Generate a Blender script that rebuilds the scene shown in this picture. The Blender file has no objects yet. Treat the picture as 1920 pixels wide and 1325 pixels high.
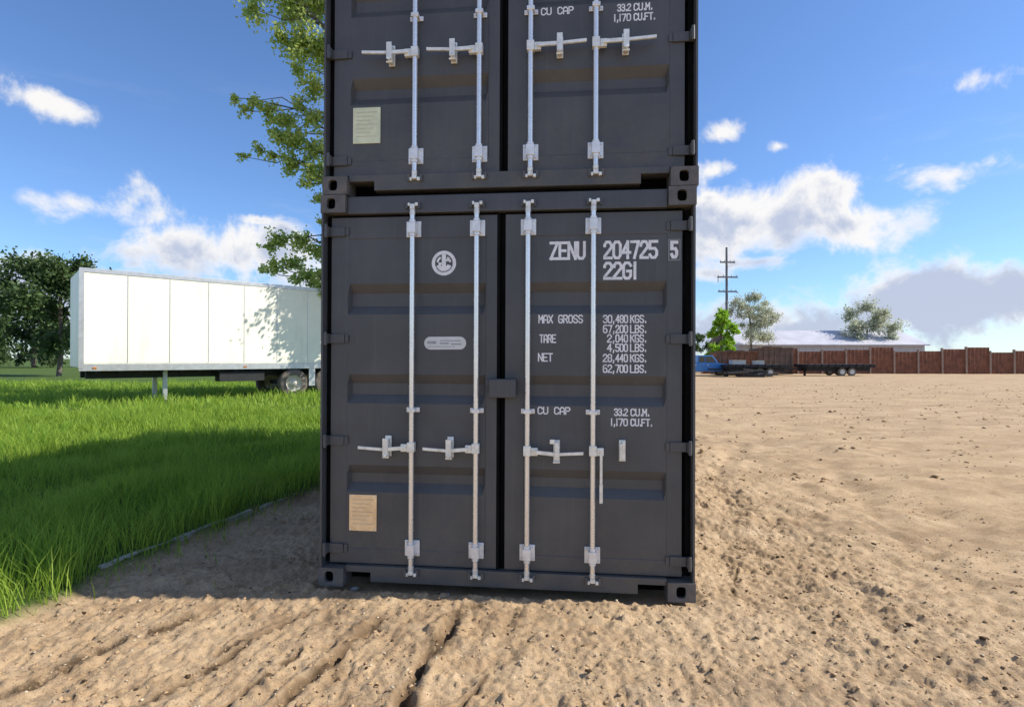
import bpy, bmesh, math, random
import numpy as np
from mathutils import Vector, Matrix
PI = math.pi
R = math.radians
S = bpy.context.scene
COL = S.collection

# ------------------------------------------------------------ camera, sky, sun
F = 1050.0                                   # focal length in 1920-px-wide pixels
cd = bpy.data.cameras.new('camera'); cam = bpy.data.objects.new('camera', cd); COL.objects.link(cam)
cd.sensor_width = 36; cd.lens = F/1920*36; cd.clip_end = 6000; cd.clip_start = .05
cam.location = (0, 0, 1.5); cam.rotation_euler = (R(90.52), 0, 0)
S.camera = cam
S.view_settings.view_transform = 'Standard'; S.view_settings.look = 'None'
S.view_settings.gamma = 1; S.view_settings.use_curve_mapping = False
S.view_settings.exposure = 1.0

SUN_AZ = R(-1.5)       # angle of the sun's horizontal direction from +X (camera right)
SUN_EL = R(41)
sd = bpy.data.lights.new('sun', 'SUN'); sun = bpy.data.objects.new('sun', sd); COL.objects.link(sun)
sd.energy = 3.15; sd.angle = R(.5); sd.color = (1, .94, .84)
sv = Vector((math.cos(SUN_AZ)*math.cos(SUN_EL), math.sin(SUN_AZ)*math.cos(SUN_EL), math.sin(SUN_EL)))
sun.rotation_euler = sv.to_track_quat('Z', 'Y').to_euler(); sun.location = sv*40

class NT:
    def __init__(s, tree): s.t = tree; s.n = tree.nodes; s.l = tree.links
    def add(s, typ, **kw):
        n = s.n.new(typ)
        for k, v in kw.items(): setattr(n, k, v)
        return n
    def put(s, sock, v):
        if isinstance(v, bpy.types.NodeSocket): s.l.new(v, sock)
        elif v is not None: sock.default_value = v
    def m(s, op, a, b=None, c=None, clamp=False):
        n = s.add('ShaderNodeMath', operation=op, use_clamp=clamp)
        s.put(n.inputs[0], a)
        if b is not None: s.put(n.inputs[1], b)
        if c is not None: s.put(n.inputs[2], c)
        return n.outputs[0]
    def mix(s, f, a, b):
        n = s.add('ShaderNodeMix', data_type='RGBA'); s.put(n.inputs[0], f)
        s.put(n.inputs[6], a); s.put(n.inputs[7], b); return n.outputs[2]
    def noise(s, vec, scale, detail=4, rough=.55, dist=0):
        n = s.add('ShaderNodeTexNoise'); s.put(n.inputs['Vector'], vec)
        n.inputs['Scale'].default_value = scale; n.inputs['Detail'].default_value = detail
        n.inputs['Roughness'].default_value = rough; n.inputs['Distortion'].default_value = dist
        return n.outputs['Fac']
    def ramp(s, f, lo, hi):
        n = s.add('ShaderNodeMapRange'); n.interpolation_type = 'SMOOTHSTEP'
        s.put(n.inputs[0], f); n.inputs[1].default_value = lo; n.inputs[2].default_value = hi
        return n.outputs[0]
    def scalev(s, vec, sc):
        n = s.add('ShaderNodeMapping'); s.put(n.inputs[0], vec); n.inputs['Scale'].default_value = sc
        return n.outputs[0]

def rgba(c): return (c[0], c[1], c[2], 1)

W = bpy.data.worlds.new('World'); S.world = W; W.use_nodes = True
w = NT(W.node_tree); w.n.clear()
sky = w.add('ShaderNodeTexSky', sky_type='NISHITA'); sky.sun_disc = False
sky.sun_elevation = SUN_EL; sky.sun_rotation = R(90) - SUN_AZ
sky.air_density = 1.0; sky.dust_density = .35; sky.ozone_density = 2.2; sky.altitude = 300
geo = w.add('ShaderNodeTexCoord').outputs['Generated']
sep = w.add('ShaderNodeSeparateXYZ'); w.l.new(geo, sep.inputs[0])
az = w.m('ARCTAN2', sep.outputs[0], sep.outputs[1]); el = w.m('ARCSINE', sep.outputs[2])
cmb = w.add('ShaderNodeCombineXYZ'); w.put(cmb.inputs[0], az); w.put(cmb.inputs[1], w.m('MULTIPLY', el, 2.0))
nz = w.noise(geo, 9, 8, .62, .3)
nz2 = w.noise(w.scalev(geo, (1, 1, 2.6)), 5.0, 7, .6, .2)
# cumulus seen in the photograph's sky, plus unseen ones round the rest, thickened as fill light
CL = [(1352, 250, 40, 18, 1), (1337, 318, 34, 22, 1), (1334, 368, 27, 13, .9), (1462, 272, 20, 12, .9),
      (1395, 418, 130, 62, 1.5), (1470, 405, 110, 68, 1.5), (1400, 372, 60, 16, .8), (1330, 420, 55, 40, 1.0), (1420, 490, 80, 17, .9),
      (1330, 512, 60, 12, .6), (1380, 618, 260, 48, 1.35), (1590, 420, 120, 40, 1), (1760, 330, 90, 26, .9), (1800, 560, 200, 50, .9),
      (480, 412, 30, 9, .8), (492, 470, 75, 42, 1.1), (530, 436, 30, 16, 1.0), (560, 520, 90, 40, .9), (330, 470, 120, 36, 1), (130, 380, 120, 34, .95),
      (220, 560, 240, 45, .9), (60, 180, 60, 18, .7), (1840, 150, 70, 18, .7)]
field = None; shade = None
for (px, py, rx, ry, a) in CL:
    a0 = math.atan((px-960)/F); e0 = math.atan((672-py)/F*math.cos(a0))
    sx = F/rx/1.0; sy = F/ry*1.0
    u = w.m('MULTIPLY', w.m('SUBTRACT', az, a0), sx*math.cos(a0)**0); v = w.m('MULTIPLY', w.m('SUBTRACT', el, e0), sy)
    d = w.m('SQRT', w.m('ADD', w.m('MULTIPLY', u, u), w.m('MULTIPLY', v, v)))
    f = w.m('MULTIPLY', w.m('SUBTRACT', 1.35, d), a)
    field = f if field is None else w.m('MAXIMUM', field, f)
gen = w.m('MULTIPLY', w.m('SUBTRACT', nz2, .50), 5.0)               # unseen clouds, coverage raised to brighten the shade
side = w.ramp(w.m('ABSOLUTE', az), .75, 1.0)
field = w.m('MAXIMUM', field, w.m('ADD', gen, w.m('MULTIPLY', w.m('SUBTRACT', side, 1), 6)))
dens = w.m('ADD', w.m('MULTIPLY', field, .42), w.m('MULTIPLY', w.m('SUBTRACT', nz, .5), 1.9))
mask = w.m('MULTIPLY', w.ramp(dens, .04, .42), .96)
wisp = w.m('MULTIPLY', w.ramp(w.noise(w.scalev(geo, (1, 1, 5)), 4, 6, .6), .52, .8), .30)
mask = w.m('MAXIMUM', mask, w.m('MULTIPLY', wisp, w.ramp(el, .5, .1)))
core = w.ramp(w.m('ADD', w.m('MULTIPLY_ADD', w.m('SUBTRACT', .25, el), 2.0, dens), w.m('MULTIPLY', w.m('SUBTRACT', w.noise(geo, 14, 4), .5), .9)), .38, .80)
# thick cloud shows its grey base, thin edges and tops are bright
ccol = w.mix(w.m('MULTIPLY', core, .80), (1.0, .98, .96, 1), (.42, .50, .70, 1))
bsky = w.add('ShaderNodeBackground'); bsky.inputs[1].default_value = .084
tint = w.add('ShaderNodeMix', data_type='RGBA', blend_type='MULTIPLY'); tint.inputs[0].default_value = 1
w.l.new(sky.outputs[0], tint.inputs[6]); tint.inputs[7].default_value = (.68, .85, 1.09, 1)
w.l.new(tint.outputs[2], bsky.inputs[0])
bcl = w.add('ShaderNodeBackground'); w.l.new(ccol, bcl.inputs[0]); bcl.inputs[1].default_value = .50
ms = w.add('ShaderNodeMixShader'); w.put(ms.inputs[0], mask); w.l.new(bsky.outputs[0], ms.inputs[1]); w.l.new(bcl.outputs[0], ms.inputs[2])
wo = w.add('ShaderNodeOutputWorld'); w.l.new(ms.outputs[0], wo.inputs[0])

# ------------------------------------------------------------ helpers
rnd = random.Random(7); nr = np.random.default_rng(11)

def tag(o, label=None, cat=None, group=None, kind=None):
    if label: o['label'] = label
    if cat: o['category'] = cat
    if group: o['group'] = group
    if kind: o['kind'] = kind
    return o
def empty(name, loc=(0, 0, 0), rz=0, parent=None):
    o = bpy.data.objects.new(name, None); COL.objects.link(o); o.location = loc; o.rotation_euler = (0, 0, rz)
    o.empty_display_size = .1
    if parent: o.parent = parent
    return o

class MB:
    def __init__(s): s.v = []; s.f = []
    def add(s, vs, fs):
        k = len(s.v); s.v += [tuple(p) for p in vs]; s.f += [tuple(i+k for i in f) for f in fs]; return s
    def box(s, x0, x1, y0, y1, z0, z1):
        v = [(x, y, z) for z in (z0, z1) for y in (y0, y1) for x in (x0, x1)]
        return s.add(v, [(0, 2, 3, 1), (4, 5, 7, 6), (0, 1, 5, 4), (2, 6, 7, 3), (0, 4, 6, 2), (1, 3, 7, 5)])
    def tube(s, a, b, r0, r1=None, n=12, cap=True):
        a = Vector(a); b = Vector(b); r1 = r0 if r1 is None else r1
        d = (b-a).normalized(); q = d.to_track_quat('Z', 'Y').to_matrix()
        vs = []
        for (c, r) in ((a, r0), (b, r1)):
            for i in range(n):
                t = 2*PI*i/n; vs.append(c + q @ Vector((r*math.cos(t), r*math.sin(t), 0)))
        fs = [(i, (i+1) % n, n+(i+1) % n, n+i) for i in range(n)]
        if cap: fs += [tuple(range(n-1, -1, -1)), tuple(range(n, 2*n))]
        return s.add(vs, fs)
    def prism(s, prof, axis, t0, t1):
        """extrude a closed 2-D profile (counter-clockwise) along an axis; profile axes are the other two in order"""
        n = len(prof); vs = []
        for t in (t0, t1):
            for (a, b) in prof:
                vs.append({'x': (t, a, b), 'y': (a, t, b), 'z': (a, b, t)}[axis])
        fs = [(i, (i+1) % n, n+(i+1) % n, n+i) for i in range(n)] + [tuple(range(n-1, -1, -1)), tuple(range(n, 2*n))]
        return s.add(vs, fs)
    def heightgrid(s, xs, zs, fn, ysign=1):
        vs = [(x, fn(x, z), z) for z in zs for x in xs]; nx = len(xs)
        fs = [(j*nx+i, j*nx+i+1, (j+1)*nx+i+1, (j+1)*nx+i) for j in range(len(zs)-1) for i in range(nx-1)]
        return s.add(vs, fs)
    def build(s, name, mat, parent=None, smooth=False, bevel=0, loc=None, recalc=True):
        me = bpy.data.meshes.new(name); me.from_pydata(s.v, [], s.f)
        if recalc:
            bm = bmesh.new(); bm.from_mesh(me); bmesh.ops.recalc_face_normals(bm, faces=bm.faces); bm.to_mesh(me); bm.free()
        if smooth: me.shade_smooth()
        for mt in (mat if isinstance(mat, list) else [mat]): me.materials.append(mt)
        o = bpy.data.objects.new(name, me); COL.objects.link(o)
        if parent: o.parent = parent
        if loc: o.location = loc
        if bevel:
            b = o.modifiers.new('bevel', 'BEVEL'); b.width = bevel; b.segments = 2; b.limit_method = 'ANGLE'; b.angle_limit = R(35)
            me.shade_smooth(); b.harden_normals = True
        return o

def mat(name, col, rough=.6, metal=0, vary=.15, scale=6, bump=0, bscale=40, dirt=None, dirt_amt=.3, spec=.5, streak=None, obj=True):
    M = bpy.data.materials.new(name); M.use_nodes = True; t = NT(M.node_tree)
    b = t.n['Principled BSDF']; tc = t.add('ShaderNodeTexCoord').outputs['Object']
    n1 = t.noise(tc, scale, 6, .6)
    c2 = tuple(max(0, c*(1-vary)) for c in col); c3 = tuple(min(1, c*(1+vary)) for c in col)
    cc = t.mix(t.ramp(n1, .3, .7), rgba(c2), rgba(c3))
    if dirt is not None:
        n2 = t.noise(t.scalev(tc, streak or (1, 1, 1)), scale*.7+1.3, 8, .68)
        cc = t.mix(t.m('MULTIPLY', t.ramp(n2, .5, .78), dirt_amt), cc, rgba(dirt))
    t.put(b.inputs['Base Color'], cc)
    t.put(b.inputs['Roughness'], t.m('ADD', rough-.06, t.m('MULTIPLY', t.noise(tc, scale*3, 4), .14)))
    b.inputs['Metallic'].default_value = metal; b.inputs['Specular IOR Level'].default_value = spec
    if bump:
        bn = t.add('ShaderNodeBump'); bn.inputs['Strength'].default_value = bump; bn.inputs['Distance'].default_value = .01
        t.put(bn.inputs['Height'], t.noise(tc, bscale, 5)); t.l.new(bn.outputs[0], b.inputs['Normal'])
    return M

def paint_mat():
    M = bpy.data.materials.new('container_paint'); M.use_nodes = True; t = NT(M.node_tree)
    b = t.n['Principled BSDF']; tc = t.add('ShaderNodeTexCoord').outputs['Object']
    s_ = t.add('ShaderNodeSeparateXYZ'); t.l.new(tc, s_.inputs[0])
    cc = t.mix(t.ramp(t.noise(tc, 3, 5), .3, .7), (.074, .076, .078, 1), (.092, .094, .095, 1))
    # dust that settles low on the box, and thin rain streaks
    dust = t.m('MULTIPLY', t.ramp(s_.outputs[2], .9, .0), t.ramp(t.noise(tc, 9, 7, .7), .35, .75))
    cc = t.mix(t.m('MULTIPLY', dust, .45), cc, (.17, .145, .11, 1))
    st = t.ramp(t.noise(t.scalev(tc, (22, 22, .7)), 1.6, 6, .6), .52, .80)
    cc = t.mix(t.m('MULTIPLY', st, .32), cc, (.15, .145, .135, 1))
    sc = t.ramp(t.noise(t.scalev(tc, (3, 3, 14)), 9, 3, .7), .70, .76)
    cc = t.mix(t.m('MULTIPLY', sc, .45), cc, (.19, .18, .17, 1))
    ru = t.ramp(t.noise(t.scalev(tc, (1, 1, .8)), 16, 6, .75), .70, .76)
    cc = t.mix(t.m('MULTIPLY', ru, .5), cc, (.15, .075, .035, 1))
    pt = t.ramp(t.noise(t.scalev(tc, (1, 1, .5)), 1.9, 7, .7), .45, .7)
    cc = t.mix(t.m('MULTIPLY', pt, .28), cc, (.135, .133, .130, 1))
    t.put(b.inputs['Base Color'], cc)
    t.put(b.inputs['Roughness'], t.m('ADD', .33, t.m('MULTIPLY', t.noise(tc, 14, 5), .22)))
    bn = t.add('ShaderNodeBump'); bn.inputs['Strength'].default_value = .22; bn.inputs['Distance'].default_value = .01
    t.put(bn.inputs['Height'], t.m('ADD', t.m('MULTIPLY', t.noise(tc, 3.2, 2), 1.6), t.m('MULTIPLY', t.noise(tc, 160, 3), .05))); t.l.new(bn.outputs[0], b.inputs['Normal'])
    return M
PAINT = paint_mat()
RUBBER = mat('black_rubber', (.006, .006, .006), .85, vary=.3, spec=.1)
DARK = mat('void_shade_black', (.004, .004, .004), .95, spec=.03)  # near black stands in for the shade inside holes and notches
FITPAINT = mat('fitting_paint', (.125, .118, .110), .55, vary=.2, scale=14, bump=.3, bscale=60, dirt=(.26, .16, .09), dirt_amt=.55)
GALV = mat('galvanised_steel', (.88, .88, .86), .36, metal=.35, vary=.12, scale=12, bump=.08, bscale=90, dirt=(.42, .36, .26), dirt_amt=.35, streak=(1, 1, .3))
ROD = mat('galvanised_rod', (.95, .93, .88), .27, metal=.65, vary=.04, scale=7, dirt=(.6, .53, .42), dirt_amt=.15, streak=(1, 1, .2))
ZINC = mat('zinc_handle', (.90, .88, .80), .38, metal=.30, vary=.14, scale=22, bump=.15, bscale=80, dirt=(.36, .30, .2), dirt_amt=.45)
WHITEMARK = mat('white_lettering', (.88, .88, .88), .6, vary=.08, scale=30, dirt=(.2, .2, .21), dirt_amt=.45)
PLATEDK = mat('plate_engraving_dark', (.60, .50, .36), .6)
FRAMEMARK = mat('faded_frame_paint', (.42, .42, .43), .7)
WHITESTICK = mat('white_sticker', (.70, .71, .69), .4, vary=.06, scale=10)
GREYPRINT = mat('grey_print', (.36, .38, .38), .6)
PLATE = mat('plate_reflect_tan', (.92, .76, .54), .24, metal=.65, vary=.12, scale=13, dirt=(.62, .42, .23), dirt_amt=.7)  # tan of the reflected dirt is put into the base colour
PLATE2 = mat('plate_reflect_green', (.78, .80, .52), .40, metal=.15, vary=.10, scale=13, dirt=(.52, .54, .36), dirt_amt=.6)  # green of reflected trees is put into the plate's colour

# ------------------------------------------------------------ ground
PO = Vector((-.0732, 3.608, -.0088)); YAW = R(-5.80)
ROT = Matrix(((.9948693, .10108447, .00412326), (-.10106825, .99487158, -.00396871), (-.00450329, .00353162, .99998362)))
CW, CH, CL_ = 2.438, 2.591, 6.058
def vnoise(x, y, seed):
    """smooth value noise"""
    xi = np.floor(x).astype(np.int64); yi = np.floor(y).astype(np.int64); xf = x-xi; yf = y-yi
    def h(a, b):
        n = (a*374761393 + b*668265263 + seed*974711) & 0x7fffffff
        n = ((n ^ (n >> 13))*1274126177) & 0x7fffffff
        return ((n ^ (n >> 16)) & 0xffff)/65535.0
    u = xf*xf*(3-2*xf); v = yf*yf*(3-2*yf)
    return (h(xi, yi)*(1-u)+h(xi+1, yi)*u)*(1-v) + (h(xi, yi+1)*(1-u)+h(xi+1, yi+1)*u)*v
def fbm(x, y, seed, octs=4, gain=.5):
    s = 0; a = 1; t = 0
    for o in range(octs):
        s = s + a*(vnoise(x*2**o, y*2**o, seed+o)-.5); t += a; a *= gain
    return s/t*2
def sstep(a, b, x):
    t = np.clip((x-a)/(b-a), 0, 1); return t*t*(3-2*t)
def edge_x(y):
    e = -2.53+.225*(y-5.37); return np.minimum(e, -1.62) + .05*np.sin(y*2.3)
def grass_mask(x, y):
    e = edge_x(y) + .10*fbm(x*2, y*2, 51, 3)
    g = sstep(.12, -.06, x-e+.10*fbm(x*6, y*6, 57, 2)) * sstep(2.4, 3.0, y)
    far = sstep(9.8, 10.6, y)*sstep(1.2, .6, x)
    return np.maximum(g, far)
def inbox(x, y, m=0.):
    dx = x-PO.x; dy = y-PO.y
    u = dx*.99487+dy*(-.10107); v = dx*.10108+dy*.99487
    return u, v
def coarse(x, y):
    g = grass_mask(x, y)
    z = -.022 - .0045*x*np.exp(-(x/3)**2) + .05*fbm(x*.35, y*.35, 3, 3)*sstep(5, 9, np.abs(x)+np.abs(y-4)) 
    z = z + g*(.05 + .012*np.clip(y-4, 0, 12))
    z = z - .00*x
    return z
# ruts: polylines on the ground (x, y), half-width, depth
RUTS = [([(-1.08, 2.25), (-1.0, 2.51), (-.93, 2.75), (-.86, 3.05), (-.80, 3.30)], .040, .046),
        ([(-.55, 2.25), (-.49, 2.45), (-.44, 2.75), (-.36, 3.05), (-.30, 3.38), (-.2, 3.5)], .052, .050),
        ([(-.30, 2.3), (-.22, 2.50), (-.13, 2.70)], .018, .026),
        ([(-1.5, 2.9), (-1.36, 3.12), (-1.2, 3.4)], .034, .034),
        ([(-1.75, 2.3), (-1.5, 2.7), (-1.38, 3.0)], .03, .03),
        ([(-1.3, 2.35), (-1.18, 2.6), (-1.1, 2.9)], .02, .024),
        ([(1.42, 3.62), (1.5, 3.85), (1.66, 4.15)], .016, .030), ([(1.42, 3.62), (1.52, 3.52)], .016, .028),
        ([(1.8, 4.9), (1.5, 5.6), (1.7, 6.5)], .16, .03), ([(2.6, 4.6), (2.2, 5.6), (2.6, 7.2), (4, 10)], .20, .035),
        ([(3.2, 2.4), (3.0, 3.6), (3.4, 5), (4.5, 8)], .19, .035), ([(2.2, 2.3), (2.1, 3.0), (2.3, 3.8)], .15, .025),
        ([(-2.4, 2.2), (-2.2, 2.8), (-1.9, 3.3)], .05, .03)]
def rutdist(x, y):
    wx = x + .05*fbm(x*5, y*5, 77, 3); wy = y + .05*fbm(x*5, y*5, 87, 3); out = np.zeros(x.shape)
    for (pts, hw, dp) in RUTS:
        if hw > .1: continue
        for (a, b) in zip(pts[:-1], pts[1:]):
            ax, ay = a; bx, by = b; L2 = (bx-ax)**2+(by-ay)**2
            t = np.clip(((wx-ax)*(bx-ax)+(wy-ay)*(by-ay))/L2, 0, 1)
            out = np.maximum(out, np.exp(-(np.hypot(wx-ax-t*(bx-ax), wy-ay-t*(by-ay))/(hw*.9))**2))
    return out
def fine(x, y):
    wx = x + .05*fbm(x*5, y*5, 77, 3); wy = y + .05*fbm(x*5, y*5, 87, 3)
    z = .016*fbm(x*2.4, y*2.0, 21, 4) + .024*fbm(x*12, y*10, 31, 4, .72) + .012*fbm(x*34, y*30, 33, 2, .7) + .05*1.3*sstep(3.2, 4.5, y)*fbm(x*2.2, y*1.5, 35, 5, .66)*sstep(1.2, 1.6, x)
    c = fbm(x*26, y*24, 41, 3, .6)
    z = z + .020*sstep(.22, .7, c)                                     # small clods
    z = z - .022*sstep(.50, .80, fbm(x*11+5, y*11, 91, 3, .6))        # pock marks
    for (pts, hw, dp) in RUTS:
        dm = np.full(x.shape, 9.)
        for (a, b) in zip(pts[:-1], pts[1:]):
            ax, ay = a; bx, by = b; L2 = (bx-ax)**2+(by-ay)**2
            t = np.clip(((wx-ax)*(bx-ax)+(wy-ay)*(by-ay))/L2, 0, 1)
            dm = np.minimum(dm, np.hypot(wx-ax-t*(bx-ax), wy-ay-t*(by-ay)))
        amp = dp*(.15+.95*np.clip(fbm(x*6, y*8, 61, 2)*1.6+.5, 0, 1.2))
        hw = hw*.62
        z = z - amp*np.exp(-(dm/hw)**2) + amp*.28*np.exp(-((dm-2.1*hw)/hw)**2)
    along = x*.30+y*.95; perp = x*.95-y*.30
    z = z + .016*fbm(perp*11+1.2*fbm(x*2, y*2, 8, 2), along*1.6, 71, 3, .6)*sstep(.9, -.3, x)*sstep(4.2, 3.2, y)
    z = z + .012*fbm((x*.9+y*.4)*7, (y*.9-x*.4)*1.5, 73, 3, .6)*sstep(.8, 1.6, x)
    # lug tread left by tyres: oblique ribs in two wheel lanes
    for (cx, sl, wd) in ((-1.15, .28, .22), (.25, .22, .20), (1.9, .12, .22)):
        lane = np.exp(-(((x-cx)-sl*(y-2.8))/wd)**4)
        rib = np.sin((x*.55+y)*2*PI/.085 + 2.5*fbm(x*3, y*3, 15, 2))
        z = z + .0055*lane*rib*np.clip(.35+fbm(x*3, y*3, 19, 2)*1.6, 0, 1)
    return z
def ground_z(x, y):
    u, v = inbox(x, y)
    g = grass_mask(x, y)
    near = sstep(40, 14, np.hypot(x, y))
    z = coarse(x, y) + fine(x, y)*near*(1-.7*g)
    # under the container the soil is pressed flat
    ins = sstep(-1.30, -1.22, u)*sstep(1.30, 1.22, u)*sstep(-.05, .06, v)*sstep(6.2, 6.0, v)
    return z*(1-ins) + (-.055)*ins
def axis_pts(lo, hi, c0, c1, step, grow):
    a = list(np.arange(c0, c1+1e-6, step)); s = step
    while a[-1] < hi: s *= grow; a.append(a[-1]+s)
    s = step; b = []
    x = c0
    while x > lo: s *= grow; x -= s; b.append(x)
    return np.array(b[::-1]+a)
xs = axis_pts(-1500, 1500, -2.7, 2.5, .0125, 1.045)
ys = [2.15]
while ys[-1] < 1800: ys.append(ys[-1] + max(.0115, ys[-1]**2/1150))
y = 2.15; st = .0125; back = []
while y > -1500: st *= 1.09; y -= st; back.append(y)
ys = np.array(back[::-1]+ys)
X, Y = np.meshgrid(xs, ys); Z = ground_z(X, Y)
def grid_mesh(name, X, Y, Z):
    ny, nx = X.shape; me = bpy.data.meshes.new(name)
    co = np.stack([X, Y, Z], -1).reshape(-1, 3).astype(np.float32)
    idx = np.arange(nx*ny).reshape(ny, nx)
    q = np.stack([idx[:-1, :-1], idx[:-1, 1:], idx[1:, 1:], idx[1:, :-1]], -1).reshape(-1, 4)
    me.vertices.add(len(co)); me.vertices.foreach_set('co', co.ravel())
    me.loops.add(q.size); me.loops.foreach_set('vertex_index', q.ravel().astype(np.int32))
    me.polygons.add(len(q)); me.polygons.foreach_set('loop_start', np.arange(0, q.size, 4, dtype=np.int32))
    me.polygons.foreach_set('loop_total', np.full(len(q), 4, np.int32))
    me.update(); me.shade_smooth(); return me
gm = grid_mesh('dirt_ground', X, Y, Z)
att = gm.attributes.new('grassy', 'FLOAT', 'POINT'); att.data.foreach_set('value', grass_mask(X, Y).astype(np.float32).ravel())
def dirt_mat():
    M = bpy.data.materials.new('dirt'); M.use_nodes = True; t = NT(M.node_tree); b = t.n['Principled BSDF']
    tc = t.add('ShaderNodeTexCoord').outputs['Object']
    a = t.add('ShaderNodeAttribute'); a.attribute_name = 'grassy'
    big = t.ramp(t.noise(t.scalev(tc, (.7, 1.6, 1)), 1.1, 8, .68), .38, .62); mid = t.ramp(t.noise(tc, 9, 7, .7), .3, .72); sm = t.noise(tc, 75, 5, .7)
    c = t.mix(big, (.37, .250, .140, 1), (.49, .350, .208, 1))
    c = t.mix(t.m('MULTIPLY', mid, .45), c, (.59, .445, .285, 1))
    c = t.mix(t.ramp(sm, .50, .72), c, (.19, .12, .065, 1))
    dk = t.add('ShaderNodeAttribute'); dk.attribute_name = 'darker'
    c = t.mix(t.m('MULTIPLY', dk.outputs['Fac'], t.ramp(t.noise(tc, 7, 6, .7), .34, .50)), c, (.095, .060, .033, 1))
    c = t.mix(t.m('MULTIPLY', t.ramp(t.noise(tc, 130, 3, .6), .60, .75), .6), c, (.62, .53, .42, 1))
    darker = t.ramp(t.noise(t.scalev(tc, (1, .8, 1)), 3.4, 7, .72), .60, .72)
    c = t.mix(t.m('MULTIPLY', darker, .60), c, (.17, .11, .06, 1))  # damp bits at random
    # straw and dead-weed flecks
    fl = t.ramp(t.noise(t.scalev(tc, (60, 14, 30)), 1.0, 3, .5), .66, .74)
    c = t.mix(t.m('MULTIPLY', fl, .4), c, (.47, .40, .24, 1))
    stk = t.ramp(t.noise(t.scalev(tc, (.16, .75, 1)), 1.5, 8, .72), .50, .66)
    c = t.mix(t.m('MULTIPLY', stk, .55), c, (.26, .18, .11, 1))
    pale = t.ramp(t.noise(t.scalev(tc, (.25, .6, 1)), 1.9, 7, .7), .56, .72)
    c = t.mix(t.m('MULTIPLY', pale, .35), c, (.62, .50, .36, 1))
    dl = t.add('ShaderNodeAttribute'); dl.attribute_name = 'moist'
    c = t.mix(t.m('MULTIPLY', dl.outputs['Fac'], t.ramp(t.noise(t.scalev(tc, (2.4, .8, 1)), 2.6, 7, .7), .44, .62)), c, (.16, .10, .055, 1))
    g = t.mix(t.ramp(t.noise(tc, 6, 5), .35, .65), (.05, .085, .018, 1), (.09, .14, .03, 1))
    c = t.mix(a.outputs['Fac'], c, g)
    t.put(b.inputs['Base Color'], c); b.inputs['Roughness'].default_value = .95; b.inputs['Specular IOR Level'].default_value = .15
    bn = t.add('ShaderNodeBump'); bn.inputs['Strength'].default_value = .7; bn.inputs['Distance'].default_value = .012
    t.put(bn.inputs['Height'], t.m('ADD', t.noise(tc, 60, 6, .7), t.m('MULTIPLY', t.noise(tc, 220, 3, .6), .5)))
    t.l.new(bn.outputs[0], b.inputs['Normal']); return M
at2 = gm.attributes.new('darker', 'FLOAT', 'POINT'); at2.data.foreach_set('value', rutdist(X, Y).astype(np.float32).ravel())  # soil coloured darker along the ruts
at3 = gm.attributes.new('moist', 'FLOAT', 'POINT'); at3.data.foreach_set('value', (.55*sstep(.4, -.4, X)*sstep(4.5, 3.4, Y)*sstep(-3.6, -2.6, X)*sstep(-.2, .3, fbm(X*1.4, Y*1.1, 44, 3)+.15)).astype(np.float32).ravel())
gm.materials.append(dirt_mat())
ground = bpy.data.objects.new('ground', gm); COL.objects.link(ground); tag(ground, kind='structure')

def gz(x, y): return float(ground_z(np.array([float(x)]), np.array([float(y)]))[0])

# loose stones and clods
def rocks(name, P, sizes, material, seed, colours=None):
    bm = bmesh.new(); bmesh.ops.create_icosphere(bm, subdivisions=1, radius=1)
    base = np.array([v.co[:] for v in bm.verts]); faces = np.array([[v.index for v in f.verts] for f in bm.faces]); bm.free()
    g = np.random.default_rng(seed); n = len(P)
    V = np.repeat(base[None], n, 0)*(1+.9*(g.random((n, len(base), 1))-.5))
    V = V*np.stack([.8+.6*g.random(n), .7+.5*g.random(n), .35+.3*g.random(n)], -1)[:, None]
    th = g.random(n)*2*PI; c, s = np.cos(th), np.sin(th)
    Vx = V[..., 0]*c[:, None]-V[..., 1]*s[:, None]; Vy = V[..., 0]*s[:, None]+V[..., 1]*c[:, None]
    V = np.stack([Vx, Vy, V[..., 2]], -1)*sizes[:, None, None] + P[:, None]
    Fc = faces[None] + (np.arange(n)*len(base))[:, None, None]
    me = bpy.data.meshes.new(name); V = V.reshape(-1, 3).astype(np.float32); Fc = Fc.reshape(-1, 3).astype(np.int32)
    me.vertices.add(len(V)); me.vertices.foreach_set('co', V.ravel())
    me.loops.add(Fc.size); me.loops.foreach_set('vertex_index', Fc.ravel())
    me.polygons.add(len(Fc)); me.polygons.foreach_set('loop_start', np.arange(0, Fc.size, 3, dtype=np.int32)); me.polygons.foreach_set('loop_total', np.full(len(Fc), 3, np.int32))
    me.update(); me.materials.append(material)
    o = bpy.data.objects.new(name, me); COL.objects.link(o); return o
def scatter(n, x0, x1, y0, y1, seed, smin, smax, bias=1.0):
    g = np.random.default_rng(seed); x = g.uniform(x0, x1, n); y = y0+(y1-y0)*g.random(n)**bias
    u, v = inbox(x, y); ok = ~((np.abs(u) < 1.22) & (v > -.01) & (v < 6.1)) & (grass_mask(x, y) < .4) & (fbm(x*1.7, y*1.7, 13, 3) > -.25+.3*(g.random(n)-.5))
    x, y = x[ok], y[ok]; s = smin+(smax-smin)*g.random(len(x))**4
    return np.stack([x, y, ground_z(x, y)+s*.2], -1), s
CLOD = mat('soil_clod', (.40, .275, .16), .95, vary=.35, scale=30, spec=.1, bump=.5, bscale=70)
PEB = mat('pale_pebble', (.50, .41, .29), .85, vary=.35, scale=9, spec=.2)
P, s_ = scatter(17000, -4.2, 4.5, 2.1, 7.5, 5, .002, .013, 1.5)
tag(rocks('soil_clods', P, s_, CLOD, 3), 'small crumbs and clods of tan soil scattered over the dirt', 'soil crumbs', kind='stuff')
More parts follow.
